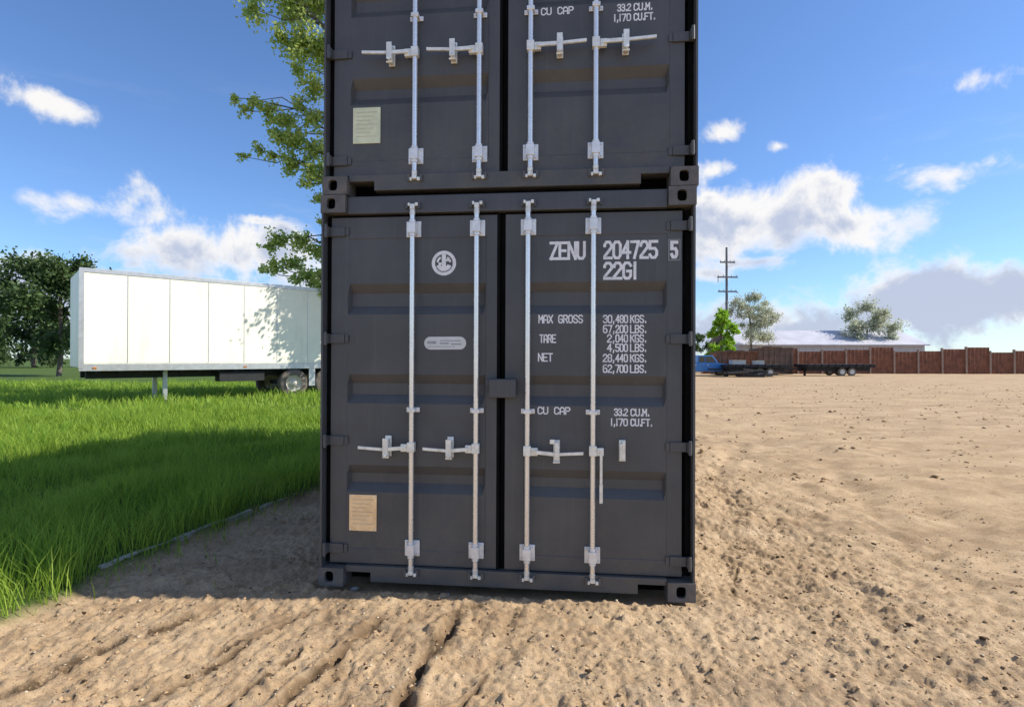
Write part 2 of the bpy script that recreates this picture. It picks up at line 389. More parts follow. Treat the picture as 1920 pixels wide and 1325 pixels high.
P, s_ = scatter(7000, -4.2, 4.5, 2.1, 9, 6, .002, .009, 1.5)
tag(rocks('pebbles', P, s_, PEB, 4), 'small pale pebbles and gravel bits scattered over the dirt', 'pebbles', kind='stuff')
P, s_ = scatter(5500, -1.5, 26, 7.0, 34, 12, .012, .045, 1.4)
tag(rocks('soil_lumps', P, s_, CLOD, 9), 'larger lumps of churned soil scattered across the dirt lot farther back', 'soil lumps', kind='stuff')
# dark chips of wood and dead weeds
DARKBIT = mat('dark_debris', (.075, .048, .028), .95, vary=.4, scale=20, spec=.1)
P, s_ = scatter(900, -4, 4, 2.1, 6.5, 8, .004, .018, 1.3)
tag(rocks('dark_debris', P, s_, DARKBIT, 6), 'dark chips of bark and damp soil littering the dirt', 'debris', kind='stuff')
STONE = mat('grey_stone', (.22, .21, .19), .9, vary=.3, scale=20, bump=.5, bscale=50)
def loc2w(x, y, z, dz=0.): # container local (x from left edge, y into box, z up) to world
    q = ROT @ Vector((x-CW/2, y, z+dz)) + PO; return q
for (lx, ly, r, lab) in ((.235, .05, .045, 'grey stone lying in the left pocket notch under the lower container'),
                         (.88, -.02, .016, 'small dark stone on the soil under the sill of the lower container'),):
    q = loc2w(lx, ly, 0); z = gz(q.x, q.y)
    tag(rocks('stone', np.array([[q.x, q.y, z+r*.4]]), np.array([r]), STONE, int(lx*100)), lab, 'stone')

# ------------------------------------------------------------ grass
def blades(name, x, y, h, wd, seed, m):
    g = np.random.default_rng(seed); n = len(x); z = ground_z(x, y)-.01
    th = g.random(n)*2*PI; lean = h*(.15+.55*g.random(n)); la = g.random(n)*2*PI
    dx, dy = np.cos(th)*wd/2, np.sin(th)*wd/2; lx, ly = np.cos(la)*lean, np.sin(la)*lean
    v = np.empty((n, 5, 3))
    v[:, 0] = np.stack([x-dx, y-dy, z], -1); v[:, 1] = np.stack([x+dx, y+dy, z], -1)
    v[:, 2] = np.stack([x+dx*.8+lx*.35, y+dy*.8+ly*.35, z+h*.6], -1); v[:, 3] = np.stack([x-dx*.8+lx*.35, y-dy*.8+ly*.35, z+h*.6], -1)
    v[:, 4] = np.stack([x+lx, y+ly, z+h], -1)
    k = (np.arange(n)*5)[:, None]
    loops = np.concatenate([k+np.array([[0, 1, 2, 3]]), k+np.array([[3, 2, 4]])], 1).ravel().astype(np.int32)
    tot = np.tile([4, 3], n).astype(np.int32); start = np.concatenate([[0], np.cumsum(tot)[:-1]]).astype(np.int32)
    me = bpy.data.meshes.new(name); me.vertices.add(n*5); me.vertices.foreach_set('co', v.astype(np.float32).ravel())
    me.loops.add(len(loops)); me.loops.foreach_set('vertex_index', loops); me.polygons.add(n*2)
    me.polygons.foreach_set('loop_start', start); me.polygons.foreach_set('loop_total', tot); me.update()
    a = me.attributes.new('tone', 'FLOAT', 'POINT'); a.data.foreach_set('value', np.repeat(g.random(n), 5).astype(np.float32))
    me.materials.append(m); o = bpy.data.objects.new(name, me); COL.objects.link(o); return o
def leaf_mat(name, c0, c1, c2, transl=.35, attr='tone', rough=.55):
    M = bpy.data.materials.new(name); M.use_nodes = True; t = NT(M.node_tree); b = t.n['Principled BSDF']
    a = t.add('ShaderNodeAttribute'); a.attribute_name = attr
    tc = t.add('ShaderNodeTexCoord').outputs['Object']
    c = t.mix(a.outputs['Fac'], rgba(c0), rgba(c1)); c = t.mix(t.m('MULTIPLY', t.ramp(t.noise(tc, 1.4, 4), .4, .7), .6), c, rgba(c2))
    t.put(b.inputs['Base Color'], c); b.inputs['Roughness'].default_value = rough; b.inputs['Specular IOR Level'].default_value = .3
    tr = t.add('ShaderNodeBsdfTranslucent'); t.put(tr.inputs[0], c)
    mx = t.add('ShaderNodeMixShader'); mx.inputs[0].default_value = transl
    t.l.new(b.outputs[0], mx.inputs[1]); t.l.new(tr.outputs[0], mx.inputs[2]); t.l.new(mx.outputs[0], t.n['Material Output'].inputs[0]); return M
GRASS = leaf_mat('grass_blade', (.13, .28, .03), (.42, .55, .07), (.32, .44, .06), .5)
gx, gy, gh, gw = [], [], [], []
for (n, y0, y1, x0, h0, h1, wd) in ((62000, 2.6, 8.2, -7.8, .10, .27, .0065), (70000, 8.2, 14, -14, .12, .26, .013), (52000, 14, 30, -32, .12, .26, .028)):
    x = nr.uniform(x0, 1.0, n); y = nr.uniform(y0, y1, n)
    clump = fbm(x*1.5, y*1.5, 5, 3)
    ok = (grass_mask(x, y) > .45) & (x/np.maximum(y, .1) < .1); x, y, clump = x[ok], y[ok], clump[ok]
    u, v = inbox(x, y); ok = ~((np.abs(u) < 1.26) & (v > -.1) & (v < 6.15)); x, y, clump = x[ok], y[ok], clump[ok]
    h = h0+(h1-h0)*nr.random(len(x))**1.3; h *= (1+1.1*clump)
    gx.append(x); gy.append(y); gh.append(h); gw.append(np.full(len(x), wd))
gx, gy, gh, gw = map(np.concatenate, (gx, gy, gh, gw))
tag(blades('grass', gx, gy, gh, gw, 9, GRASS), 'long green grass growing left of the containers up to the white trailer', 'grass', kind='stuff')
# sparse weeds on the dirt edge
x = nr.uniform(-3.4, -1.30, 9000); y = nr.uniform(3.0, 9, 9000); e = x-edge_x(y)
ok = (e > 0) & (nr.random(9000) < np.exp(-e/.14)*(.3+fbm(x*3, y*3, 99, 2)+.4)); x, y = x[ok], y[ok]
tag(blades('weeds', x, y, .05+.12*nr.random(len(x)), np.full(len(x), .007), 19, GRASS), 'thin weeds straggling over the edge of the dirt beside the grass', 'weeds', kind='stuff')
# edging boards
BOARD = mat('weathered_board', (.40, .39, .35), .85, vary=.25, scale=8, bump=.4, bscale=60, dirt=(.20, .17, .12), dirt_amt=.6, streak=(1, 6, 1))
def boardthing(x0, y0, x1, y1, lab, h=.05):
    L = math.hypot(x1-x0, y1-y0); rz = math.atan2(y1-y0, x1-x0); m = MB()
    n = 6; prof = []
    for i in range(n+1):
        t = L*i/n; prof.append((t, .004*math.sin(i*2.1)))
    vs = []; fs = []
    for (t, o) in prof:
        vs += [(t, o-.02, -.06), (t, o+.02, -.06), (t, o+.02, h+o*1.5), (t, o-.02, h+o*1.2)]
    for i in range(n):
        k = i*4
        for a in range(4): fs.append((k+a, k+(a+1) % 4, k+4+(a+1) % 4, k+4+a))
    fs += [(0, 1, 2, 3), (4*n+3, 4*n+2, 4*n+1, 4*n)]
    m.add(vs, fs); o = m.build('edging_board', BOARD, bevel=.004, loc=(x0, y0, (gz(x0+.1, y0)+gz(x1+.1, y1))/2)); o.rotation_euler = (0, rnd.uniform(-.01, .01), rz)
    tag(o, lab, 'edging board', 'boards edging the grass'); return o
boardthing(-2.90, 3.95, -2.52, 5.42, 'pale weathered edging board along the grass, the one nearest the camera')
boardthing(-2.49, 5.55, -2.23, 6.62, 'pale edging board along the grass halfway down the container side', .06)
boardthing(-2.20, 6.75, -1.93, 7.95, 'pale edging board along the grass, the farthest of the three')

# ------------------------------------------------------------ lettering
GL = {
 'Z': [[(0, 6), (4, 6), (0, 0), (4, 0)]], 'E': [[(4, 6), (0, 6), (0, 0), (4, 0)], [(0, 3), (3.2, 3)]],
 'N': [[(0, 0), (0, 6), (4, 0), (4, 6)]], 'U': [[(0, 6), (0, 1), (1, 0), (3, 0), (4, 1), (4, 6)]],
 '2': [[(0, 4.6), (0, 5), (1, 6), (3, 6), (4, 5), (4, 4), (0, .6), (0, 0), (4, 0)]],
 '0': [[(1, 0), (0, 1), (0, 5), (1, 6), (3, 6), (4, 5), (4, 1), (3, 0), (1, 0)]],
 '4': [[(3, 0), (3, 6), (0, 2), (4.3, 2)]], '7': [[(0, 6), (4, 6), (1.6, 0)]],
 '5': [[(4, 6), (0, 6), (0, 3.4), (3, 3.4), (4, 2.4), (4, 1), (3, 0), (1, 0), (0, 1)]],
 'G': [[(4, 5), (3, 6), (1, 6), (0, 5), (0, 1), (1, 0), (3, 0), (4, 1), (4, 2.8), (2.2, 2.8)]], '1': [[(2, 0), (2, 6)]],
 'M': [[(0, 0), (0, 6), (2, 2.5), (4, 6), (4, 0)]], 'A': [[(0, 0), (0, 4.6), (1.2, 6), (2.8, 6), (4, 4.6), (4, 0)], [(0, 2.3), (4, 2.3)]],
 'X': [[(0, 0), (4, 6)], [(0, 6), (4, 0)]], 'R': [[(0, 0), (0, 6), (3, 6), (4, 5), (4, 4), (3, 3), (0, 3)], [(2.2, 3), (4, 0)]],
 'O': [[(1, 0), (0, 1), (0, 5), (1, 6), (3, 6), (4, 5), (4, 1), (3, 0), (1, 0)]],
 'S': [[(4, 5), (3, 6), (1, 6), (0, 5), (0, 4), (1, 3.2), (3, 2.8), (4, 2), (4, 1), (3, 0), (1, 0), (0, 1)]],
 'T': [[(0, 6), (4, 6)], [(2, 6), (2, 0)]], 'C': [[(4, 4.8), (4, 5), (3, 6), (1, 6), (0, 5), (0, 1), (1, 0), (3, 0), (4, 1), (4, 1.3)]],
 'P': [[(0, 0), (0, 6), (3, 6), (4, 5), (4, 3.8), (3, 2.8), (0, 2.8)]], 'K': [[(0, 0), (0, 6)], [(4, 6), (0, 2.6)], [(1.4, 3.7), (4, 0)]],
 'L': [[(0, 6), (0, 0), (4, 0)]], 'B': [[(0, 0), (0, 6), (3, 6), (4, 5), (4, 4), (3, 3.1), (4, 2.2), (4, 1), (3, 0), (0, 0)], [(0, 3.1), (3, 3.1)]],
 '8': [[(1, 3.1), (0, 4), (0, 5), (1, 6), (3, 6), (4, 5), (4, 4), (3, 3.1), (1, 3.1), (0, 2.2), (0, 1), (1, 0), (3, 0), (4, 1), (4, 2.2), (3, 3.1)]],
 '3': [[(0, 5), (1, 6), (3, 6), (4, 5), (4, 4), (3, 3.1), (1.6, 3.1)], [(3, 3.1), (4, 2.2), (4, 1), (3, 0), (1, 0), (0, 1)]],
 '6': [[(3.6, 6), (1, 6), (0, 5), (0, 1), (1, 0), (3, 0), (4, 1), (4, 2.4), (3, 3.4), (0, 3.4)]],
 'F': [[(4, 6), (0, 6), (0, 0)], [(0, 3), (3, 3)]], 'W': [[(0, 6), (.8, 0), (2, 4), (3.2, 0), (4, 6)]],
 '.': [[(1, 0), (1, .9)]], ',': [[(1, .9), (.6, -1)]], ' ': []}
def strokes(m, text, x0, z0, width, height, y, sw=None, halfw=None):
    """text as painted strokes filling width x height; every stroke a thin ribbon"""
    adv = [5.4 if c not in '.,1' else (2.6 if c != '1' else 3.4) for c in text]
    tot = sum(adv)-1.2; kx = width/tot; kz = height/6.0
    hw = halfw or .42*kx; X = x0; lay = 0
    for c, a in zip(text, adv):
        ox = -1.0 if c == '1' else 0
        parts = []
        for pl in GL[c]:
            cur = [pl[0]]
            for q in range(1, len(pl)):
                cur.append(pl[q])
                if q < len(pl)-1:
                    a_ = Vector((pl[q][0]-pl[q-1][0], (pl[q][1]-pl[q-1][1])*kz/kx)).normalized(); b_ = Vector((pl[q+1][0]-pl[q][0], (pl[q+1][1]-pl[q][1])*kz/kx)).normalized()
                    if a_.dot(b_) < -.25: parts.append(cur); cur = [pl[q]]
            parts.append(cur)
        for pl in parts:
            pts = [Vector((X+(p[0]+ox)*kx, z0+p[1]*kz)) for p in pl]; n = len(pts); Ls, Rs = [], []
            closed = (pts[0]-pts[-1]).length < 1e-6
            for i in range(n):
                d0 = (pts[i]-pts[i-1]).normalized() if i > 0 else ((pts[-1]-pts[-2]).normalized() if closed else None)
                d1 = (pts[i+1]-pts[i]).normalized() if i < n-1 else ((pts[1]-pts[0]).normalized() if closed else None)
                if d0 is None: d0 = d1
                if d1 is None: d1 = d0
                n0 = Vector((-d0.y, d0.x)); n1 = Vector((-d1.y, d1.x)); mt = n0+n1
                mt = n0 if mt.length < .3 else mt.normalized(); k = min(1/max(mt.dot(n0), .4), 1.9)
                ext = Vector((0, 0))
                if not closed and i == 0: ext = -d1*hw
                if not closed and i == n-1: ext = d0*hw
                Ls.append(pts[i]+ext+mt*hw*k); Rs.append(pts[i]+ext-mt*hw*k)
            yy = y - .0003*(lay % 3); lay += 1
            vs = [(p.x, yy, p.y) for p in Ls]+[(p.x, yy, p.y) for p in Rs]
            m.add(vs, [(i, i+1, n+i+1, n+i) for i in range(n-1)])
        X += a*kx
    return m

# ------------------------------------------------------------ shipping containers
DD = .060        # how far the door face sits behind the corner castings
def fitting(m, x0, x1, y0, y1, z0, z1, hx, hz, hr=(.030, .036), side=None):
    """corner casting: hollow block with a rounded opening in the front and in the outer side"""
    def holed(cu, cv, ru, rv, u0, u1, v0, v1, place, inward):
        N = 24; ang = sorted([2*PI*i/N for i in range(N)]+[math.atan2(b-cv, a-cu) % (2*PI) for a in (u0, u1) for b in (v0, v1)])
        ang = [a for i, a in enumerate(ang) if i == 0 or a-ang[i-1] > 1e-4]; n = len(ang); vs = []
        for k in range(3):
            for a in ang:
                c, s = math.cos(a), math.sin(a)
                if k == 0:
                    t = min((u1-cu)/c if c > 1e-9 else ((u0-cu)/c if c < -1e-9 else 1e9), (v1-cv)/s if s > 1e-9 else ((v0-cv)/s if s < -1e-9 else 1e9))
                    vs.append(place(cu+t*c, cv+t*s, 0))
                else:
                    e = 2/3.2; uu = ru*abs(c)**e*(1 if c >= 0 else -1); vv = rv*abs(s)**e*(1 if s >= 0 else -1)
                    vs.append(place(cu+uu, cv+vv, inward if k == 2 else 0))
        fs = []
        for k in range(2):
            for i in range(n): fs.append((k*n+i, k*n+(i+1) % n, (k+1)*n+(i+1) % n, (k+1)*n+i))
        m.add(vs, fs)
    holed(hx, hz, hr[0], hr[1], x0, x1, z0, z1, lambda u, v, d: (u, y0+d, v), .03)
    left = side == 'L'; xo = x0 if left else x1; sg = 1 if left else -1
    holed((y0+y1)/2, (z0+z1)/2, .036, .026, y0, y1, z0, z1, lambda u, v, d: (xo+sg*d, u, v), .02)
    xi = x1 if left else x0
    m.add([(xi, y0, z0), (xi, y1, z0), (xi, y1, z1), (xi, y0, z1)], [(0, 1, 2, 3)])
    m.add([(x0, y1, z0), (x1, y1, z0), (x1, y1, z1), (x0, y1, z1)], [(0, 1, 2, 3)])
    for z in (z0, z1): m.add([(x0, y0, z), (x1, y0, z), (x1, y1, z), (x0, y1, z)], [(0, 1, 2, 3)])

def make_container(z_off, x_off, label, upper):
    root = empty('shipping_container'); M4 = ROT.to_4x4(); M4.translation = loc2w(x_off, 0, z_off)
    root.matrix_world = M4; tag(root, label, 'shipping container')
    P = lambda m, n, mt, par=root, **k: m.build(n, mt, par, **k)
    # corner castings
    for (x0, x1, sd_) in ((0, .170, 'L'), (CW-.170, CW, 'R')):
        for (z0, z1) in ((0, .118), (CH-.118, CH)):
            for (y0, y1, front) in ((0, .178, 1), (CL_-.178, CL_, 0)):
                m = MB()
                hx = (.072 if sd_ == 'L' else CW-.088); hz = z0+.060
                if front: fitting(m, x0, x1, y0, y1, z0, z1, hx, hz, side=sd_)
                else: m.box(x0, x1, y0, y1, z0, z1)
                o = P(m, 'corner_casting', FITPAINT, recalc=False)
                if front:
                    v = MB().box(x0+.012, x1-.012, y0+.04, y1-.01, z0+.01, z1-.01); v.build('casting_shade_block', DARK, o)  # black block paints the shade seen through the casting hole
    # corner posts at the door end: outer web, dark channel behind the hinges
    for s in (0, 1):
        m = MB(); fx = lambda a: CW-a if s else a
        prof = [(0.004, .008), (.017, .008), (.017, .105), (.052, .105), (.052, .165), (.004, .165)]
        pr = [(fx(a), b) for a, b in prof]
        if s: pr = pr[::-1]
        m.prism(pr, 'z', .118, CH-.118); P(m, 'corner_post', PAINT)
        m = MB(); a, b = sorted((fx(.019), fx(.0525))); m.box(a, b, .078, .103, .135, CH-.13); P(m, 'post_channel_strip', RUBBER)  # black strip along the back of the post channel
        m = MB(); a, b = sorted((fx(.004), fx(.10))); m.box(a, b, CL_-.10, CL_-.004, .118, CH-.118); P(m, 'corner_post', PAINT)
    # header with a drip edge
    m = MB(); m.prism([(.030, 2.468), (.15, 2.468), (.15, 2.585), (.036, 2.585), (.030, 2.568)][::-1], 'x', .172, CW-.172)
    P(m, 'door_header', PAINT, bevel=.004)
    # sill with two pocket notches
    m = MB(); xs_ = [.172, .345, 2.088, CW-.172]
    prof = [(xs_[0], .088), (xs_[1], .088), (xs_[1], .026), (xs_[2], .026), (xs_[2], .088), (xs_[3], .088), (xs_[3], .130), (xs_[0], .130)]
    m.prism(prof, 'y', .028, .150); P(m, 'door_sill', PAINT, bevel=.003)
    m = MB().box(.172, CW-.172, .152, .20, .01, .13); P(m, 'cross_member', DARK)  # beam coloured near black to paint the shade in the notches
    # roof, side walls, front wall, floor, rails
    for s in (0, 1):
        fx = (lambda a: CW-a) if s else (lambda a: a)
        pts = []; yy = .20; k = 0
        while yy < CL_-.20:
            for (dy, d) in ((0, .008), (.072, .008), (.14, .044), (.21, .044)):
                if yy+dy < CL_-.19: pts.append((yy+dy, d))
            yy += .278
        pts = [(.16, .008)]+pts+[(CL_-.09, .008)]
        vs = [(fx(d), y_, z) for z in (.16, CH-.07) for (y_, d) in pts]; n = len(pts)
        m = MB(); m.add(vs, [(i, i+1, n+i+1, n+i) for i in range(n-1)]); P(m, 'side_wall', PAINT, recalc=False)
        m = MB(); a, b = sorted((fx(.002), fx(.05))); m.box(a, b, .179, CL_-.179, .02, .16); P(m, 'bottom_rail', PAINT)
        m = MB(); a, b = sorted((fx(.004), fx(.06))); m.box(a, b, .179, CL_-.179, CH-.07, CH-.012); P(m, 'top_rail', PAINT)
    pts = []; yy = .18
    while yy < CL_-.16: pts += [(yy, CH-.012), (yy+.06, CH-.012), (yy+.08, CH-.030), (yy+.14, CH-.030), (yy+.16, CH-.012)]; yy += .21
    n = len(pts); m = MB(); m.add([(x, y_, z) for x in (.06, CW-.06) for (y_, z) in pts], [(i, i+1, n+i+1, n+i) for i in range(n-1)]); P(m, 'roof', PAINT, recalc=False)
    m = MB().box(.10, CW-.10, CL_-.05, CL_-.02, .12, CH-.06); P(m, 'front_wall', PAINT)
    m = MB().box(.05, CW-.05, .20, CL_-.1, .13, .16); P(m, 'floor', DARK)
    # doors
    RX = (.622, 1.050, 1.385, 1.803)
    for leaf in (0, 1):
        x0, x1 = ((.054, 1.180), (1.236, 2.362))[leaf]; rx0, rx1 = ((.167, 1.103), (1.362, 2.266))[leaf]
        z0, z1 = .137, 2.450
        rec = [(2.006, 1.800), (1.400, 1.205), (.792, .612)]
        zl = sorted({z0, .232, .236, 2.306, 2.310, z1} | {z for (a, b) in rec for z in (a, a-.062, b+.058, b)})
        xl = sorted({x0, rx0-.006, rx0-.002, rx0, rx0+.016, rx1-.016, rx1, rx1+.002, rx1+.006, x1})
        def fn(x, z):
            for (a, b) in rec:
                if rx0+.015 < x < rx1-.015 and b+.057 < z < a-.061: return DD+.048
            if rx0-.003 < x < rx1+.003 and .235 < z < 2.307: return DD+.004
            return DD
        m = MB().heightgrid(xl, zl, fn)
        e = .05     # leaf edge returns
        m.add([(x0, DD, z0), (x0, DD+e, z0), (x0, DD+e, z1), (x0, DD, z1)], [(0, 1, 2, 3)])
        m.add([(x1, DD, z0), (x1, DD+e, z0), (x1, DD+e, z1), (x1, DD, z1)], [(3, 2, 1, 0)])
        m.add([(x0, DD, z1), (x1, DD, z1), (x1, DD+e, z1), (x0, DD+e, z1)], [(0, 1, 2, 3)])
        m.add([(x0, DD, z0), (x1, DD, z0), (x1, DD+e, z0), (x0, DD+e, z0)], [(3, 2, 1, 0)])
        m.add([(x0, DD+e, z0), (x1, DD+e, z0), (x1, DD+e, z1), (x0, DD+e, z1)], [(3, 2, 1, 0)])
        door = P(m, 'door', PAINT, recalc=False)
        Q = lambda m, n, mt, **k: m.build(n, mt, door, **k)
        # gasket round the leaf
        Q(MB().box(x0+.004, x1-.004, DD+.02, DD+.04, z1+.001, z1+.017), 'gasket', RUBBER); Q(MB().box(x0+.004, x1-.004, DD+.02, DD+.04, z0-.006, z0-.001), 'gasket', RUBBER)
        if leaf == 0:
            m = MB(); m.box(1.182, 1.200, DD-.004, DD+.022, z0-.002, z1+.004); m.box(1.203, 1.2345, DD+.026, DD+.046, z0-.002, z1+.004); Q(m, 'centre_gasket', RUBBER, bevel=.003)
        if leaf == 0: Q(MB().box(1.165, 1.25, DD+.055, DD+.062, z0, z1), 'gap_light_stop', RUBBER)  # added sheet, not a door part, keeps light out of the centre gap
        # hinges
        for hz in (.235, .955, 1.637, 2.355):
            fx = (lambda a: CW-a) if leaf else (lambda a: a)
            m = MB()
            a, b = sorted((fx(.006), fx(.048))); m.box(a, b, .012, .060, hz-.032, hz+.032)
            a, b = sorted((fx(.0485), fx(.150))); m.box(a, b, DD-.016, DD-.001, hz-.030, hz+.030)
            a, b = sorted((fx(.1505), fx(.176))); m.box(a, b, DD-.010, DD-.001, hz-.026, hz+.026)
            m.tube((fx(.034), .010, hz-.045), (fx(.034), .010, hz+.045), .011)
            m.tube((fx(.125), DD-.017, hz), (fx(.125), DD-.012, hz), .010)
            Q(m, 'hinge', PAINT, bevel=.003)
        # locking rods
        for i in (0, 1):
            rx = RX[leaf*2+i]; ry = .018; inward = (1 if i else 1)
            m = MB(); m.tube((rx, ry, .145), (rx, ry, 2.452), .0165, n=20, cap=False)
            rod = Q(m, 'locking_rod', ROD, smooth=True)
            for (za, zb, zc) in ((.145, .090, -1), (2.452, 2.520, 1)):
                m = MB(); m.tube((rx, ry, za), (rx, ry, (za+zb)/2), .019, .017, n=14)
                zz0, zz1 = sorted(((za+zb)/2, zb)); m.box(rx-.015, rx+.017, .002, .034, zz0, zz1)
                a, b = (zb-.012, zb+.010) if zc > 0 else (zb-.010, zb+.012)
                m.box(rx-.030, rx-.016, .006, .028, a, b); m.box(rx+.018, rx+.038, .006, .028, a, b)
                m.build('rod_cam', ZINC, door, bevel=.003)
            # keeper plates on header and sill
            for zk in (2.512, .100):
                m = MB(); m.box(rx-.045, rx-.031, .008, .029, zk-.022, zk+.022); m.box(rx+.039, rx+.052, .008, .029, zk-.022, zk+.022)
                m.box(rx-.045, rx+.052, .0295, .0345, zk+.026, zk+.032); m.build('cam_keeper', FITPAINT if zk < 1 else PAINT, root, bevel=.002)
            for zk in (2.366, .256):
                m = MB(); m.box(rx-.050, rx+.050, DD-.010, DD-.0005, zk-.055, zk+.050); m.box(rx-.026, rx+.026, -.006, DD-.011, zk-.036, zk+.034)
                for (bx, bz) in ((-.038, -.04), (.038, -.04), (-.038, .035), (.038, .035)): m.tube((rx+bx, DD-.018, zk+bz), (rx+bx, DD-.0095, zk+bz), .008, n=6)
                m.tube((rx, ry, zk-.058), (rx, ry, zk-.036), .022, n=14); m.tube((rx, ry, zk+.034), (rx, ry, zk+.052), .022, n=14)
                Q(m, 'rod_bracket', GALV, bevel=.003)
            m = MB(); m.box(rx-.044, rx+.046, DD-.008, DD-.0005, 1.152, 1.184); m.box(rx-.024, rx+.026, -.003, DD-.009, 1.155, 1.181)
            m.tube((rx-.036, DD-.014, 1.168), (rx-.036, DD-.007, 1.168), .007, n=6); m.tube((rx+.037, DD-.014, 1.168), (rx+.037, DD-.007, 1.168), .007, n=6)
            Q(m, 'rod_clip', GALV, bevel=.003)
            # handle
            sg = 1 if leaf else -1; hz = .924; hang = (not upper and leaf == 1 and i == 1)
            if leaf == 1 and i == 0 and not upper: hz = .916
            tipz = hz + (.010 if upper and leaf == 1 else (-.004 if not upper else .006))
            Lh = {0: .352, 1: .345, 2: .358, 3: .372}[leaf*2+i]
            hub = MB()
            hub.box(rx-.024, rx+.024, -.004, .040, hz-.030, hz+.034)
            hx0, hx1 = sorted((rx+sg*.025, rx+sg*.068)); hub.box(hx0, hx1, .002, .030, hz-.028, hz+.022)
            hub.tube((rx+sg*.048, -.006, hz), (rx+sg*.048, .036, hz), .009, n=8)
            hubo = Q(hub, 'handle_hub', ZINC, bevel=.003)
            h = MB()
            if hang:
                h.box(rx+.043, rx+.060, -.006, .001, .60, hz+.012); h.box(rx+.041, rx+.062, -.009, -.0065, .60, .72)
            else:
                xa = rx+sg*.050; xb = rx+sg*(.050+.13); xc = rx+sg*Lh
                for (p, q, za, zb, hh) in ((xa, xb, hz-.002, tipz-.010, .012), (xb, xc, tipz-.010, tipz, .0095)):
                    h.add([(p, -.014, za-hh), (q, -.014, zb-hh), (q, -.014, zb+hh), (p, -.014, za+hh), (p, .0015, za-hh), (q, .0015, zb-hh), (q, .0015, zb+hh), (p, .0015, za+hh)],
                          [(0, 1, 2, 3), (7, 6, 5, 4), (0, 4, 5, 1), (1, 5, 6, 2), (2, 6, 7, 3), (3, 7, 4, 0)])
            ho = Q(h, 'door_handle', ZINC, bevel=.002)
            if hang: ho['label'] = 'door handle hanging straight down, out of its catch'
            # catch
            cx = (.457, .877, 1.573, 1.990)[leaf*2+i]; ct = MB()
            ct.box(cx-.021, cx+.021, DD-.014, DD-.0005, hz-.066, hz+.070)
            if hang:
                ct.box(cx-.017, cx+.017, .020, DD-.015, hz-.060, hz+.050); ct.box(cx-.002, cx+.016, .012, .0195, hz+.010, hz+.066)
            else:
                ct.box(cx-.016, cx+.016, .004, DD-.015, hz-.062, hz-.016); ct.box(cx-.016, cx+.016, .004, DD-.015, hz+.016, hz+.050)
                if leaf == 1 and i == 0 and not upper:
                    ct.box(cx-.042, cx-.012, -.012, .003, hz+.052, hz+.080); ct.box(cx-.011, cx+.016, -.020, -.015, hz-.034, hz+.062)
                else:
                    ct.box(cx-.018, cx+.018, -.022, -.015, hz-.052, hz+.060); ct.tube((cx, -.03, hz-.050), (cx, .004, hz-.050), .011, n=8)
                ct.tube((cx-.022, -.006, hz-.064), (cx+.022, -.006, hz-.064), .007, n=8)
            Q(ct, 'handle_catch', ZINC, bevel=.003)
        FY = DD - .0012; PY = DD+.004-.0012
        if leaf == 0:
            m = MB(); px0, px1, pz0, pz1 = (.186, .376, .352, .594)
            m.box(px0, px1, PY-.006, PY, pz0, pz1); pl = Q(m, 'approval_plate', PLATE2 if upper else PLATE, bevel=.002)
            pl['label'] = 'metal data plate with a green reflection in its colour' if upper else 'metal data plate with tan dirt reflection in its colour'
            for (a, b) in ((px0+.012, pz0+.012), (px1-.012, pz0+.012), (px0+.012, pz1-.012), (px1-.012, pz1-.012)):
                MB().tube((a, PY-.009, b), (a, PY-.0062, b), .005, n=8).build('rivet', ZINC, door)
            m = MB()
            for k in range(7):
                zz = pz1-.035-k*.027; m.add([(px0+.02, PY-.0064, zz), (px1-.02-.05*((k*7) % 3)/2, PY-.0064, zz), (px1-.02-.05*((k*7) % 3)/2, PY-.0064, zz+.004), (px0+.02, PY-.0064, zz+.004)], [(0, 1, 2, 3)])
            o_ = Q(m, 'plate_engraving', PLATEDK, recalc=False); o_['kind'] = 'stuff'
            if not upper:
                m = MB(); pts = []
                for k in range(24):
                    t = 2*PI*k/24; sgn = 1 if math.cos(t) >= 0 else -1
                    pts.append((.835+sgn*.098+.043*math.cos(t), 1.609+.043*math.sin(t)))
                m.prism(pts[::-1], 'y', PY-.0015, PY); st = Q(m, 'sticker', WHITESTICK); st['label'] = 'white rounded sticker'
                m = MB()
                for (a, b, c, d) in ((.715, .775, 1.604, 1.622), (.80, .86, 1.602, 1.612), (.875, .945, 1.598, 1.606), (.80, .94, 1.622, 1.628), (.72, .90, 1.584, 1.588)):
                    m.add([(a, PY-.0021, c), (b, PY-.0021, c), (b, PY-.0021, d), (a, PY-.0021, d)], [(0, 1, 2, 3)])
                Q(m, 'sticker_print', GREYPRINT, recalc=False)
                # roundel
                m = MB(); cx, cz = .824, 2.138
                def ring(r0, r1, t0=0, t1=2*PI, n=36, yy=PY):
                    vs = [(cx+r*math.cos(t0+(t1-t0)*k/n), yy, cz+r*math.sin(t0+(t1-t0)*k/n)) for r in (r0, r1) for k in range(n+1)]
                    m.add(vs, [(k, k+1, n+1+k+1, n+1+k) for k in range(n)])
                ring(.060, .082); ring(.026, .054, R(200), R(340), yy=PY-.0002); ring(.036, .050, R(8), R(60)); ring(.036, .050, R(120), R(172))
                for (a, b, c, d) in ((-.014, .014, -.050, .058), (-.036, -.0145, -.012, .004), (.0145, .036, .012, .026)):
                    m.add([(cx+a, PY-.0005, cz+c), (cx+b, PY-.0005, cz+c), (cx+b, PY-.0005, cz+d), (cx+a, PY-.0005, cz+d)], [(0, 1, 2, 3)])
                ob = Q(m, 'emblem', WHITEMARK, recalc=False); ob['label'] = 'small white round emblem'
                m = MB(); m.box(1.140, 1.312, -.022, .052, 1.258, 1.378); Q(m, 'lock_box', PAINT, bevel=.008)
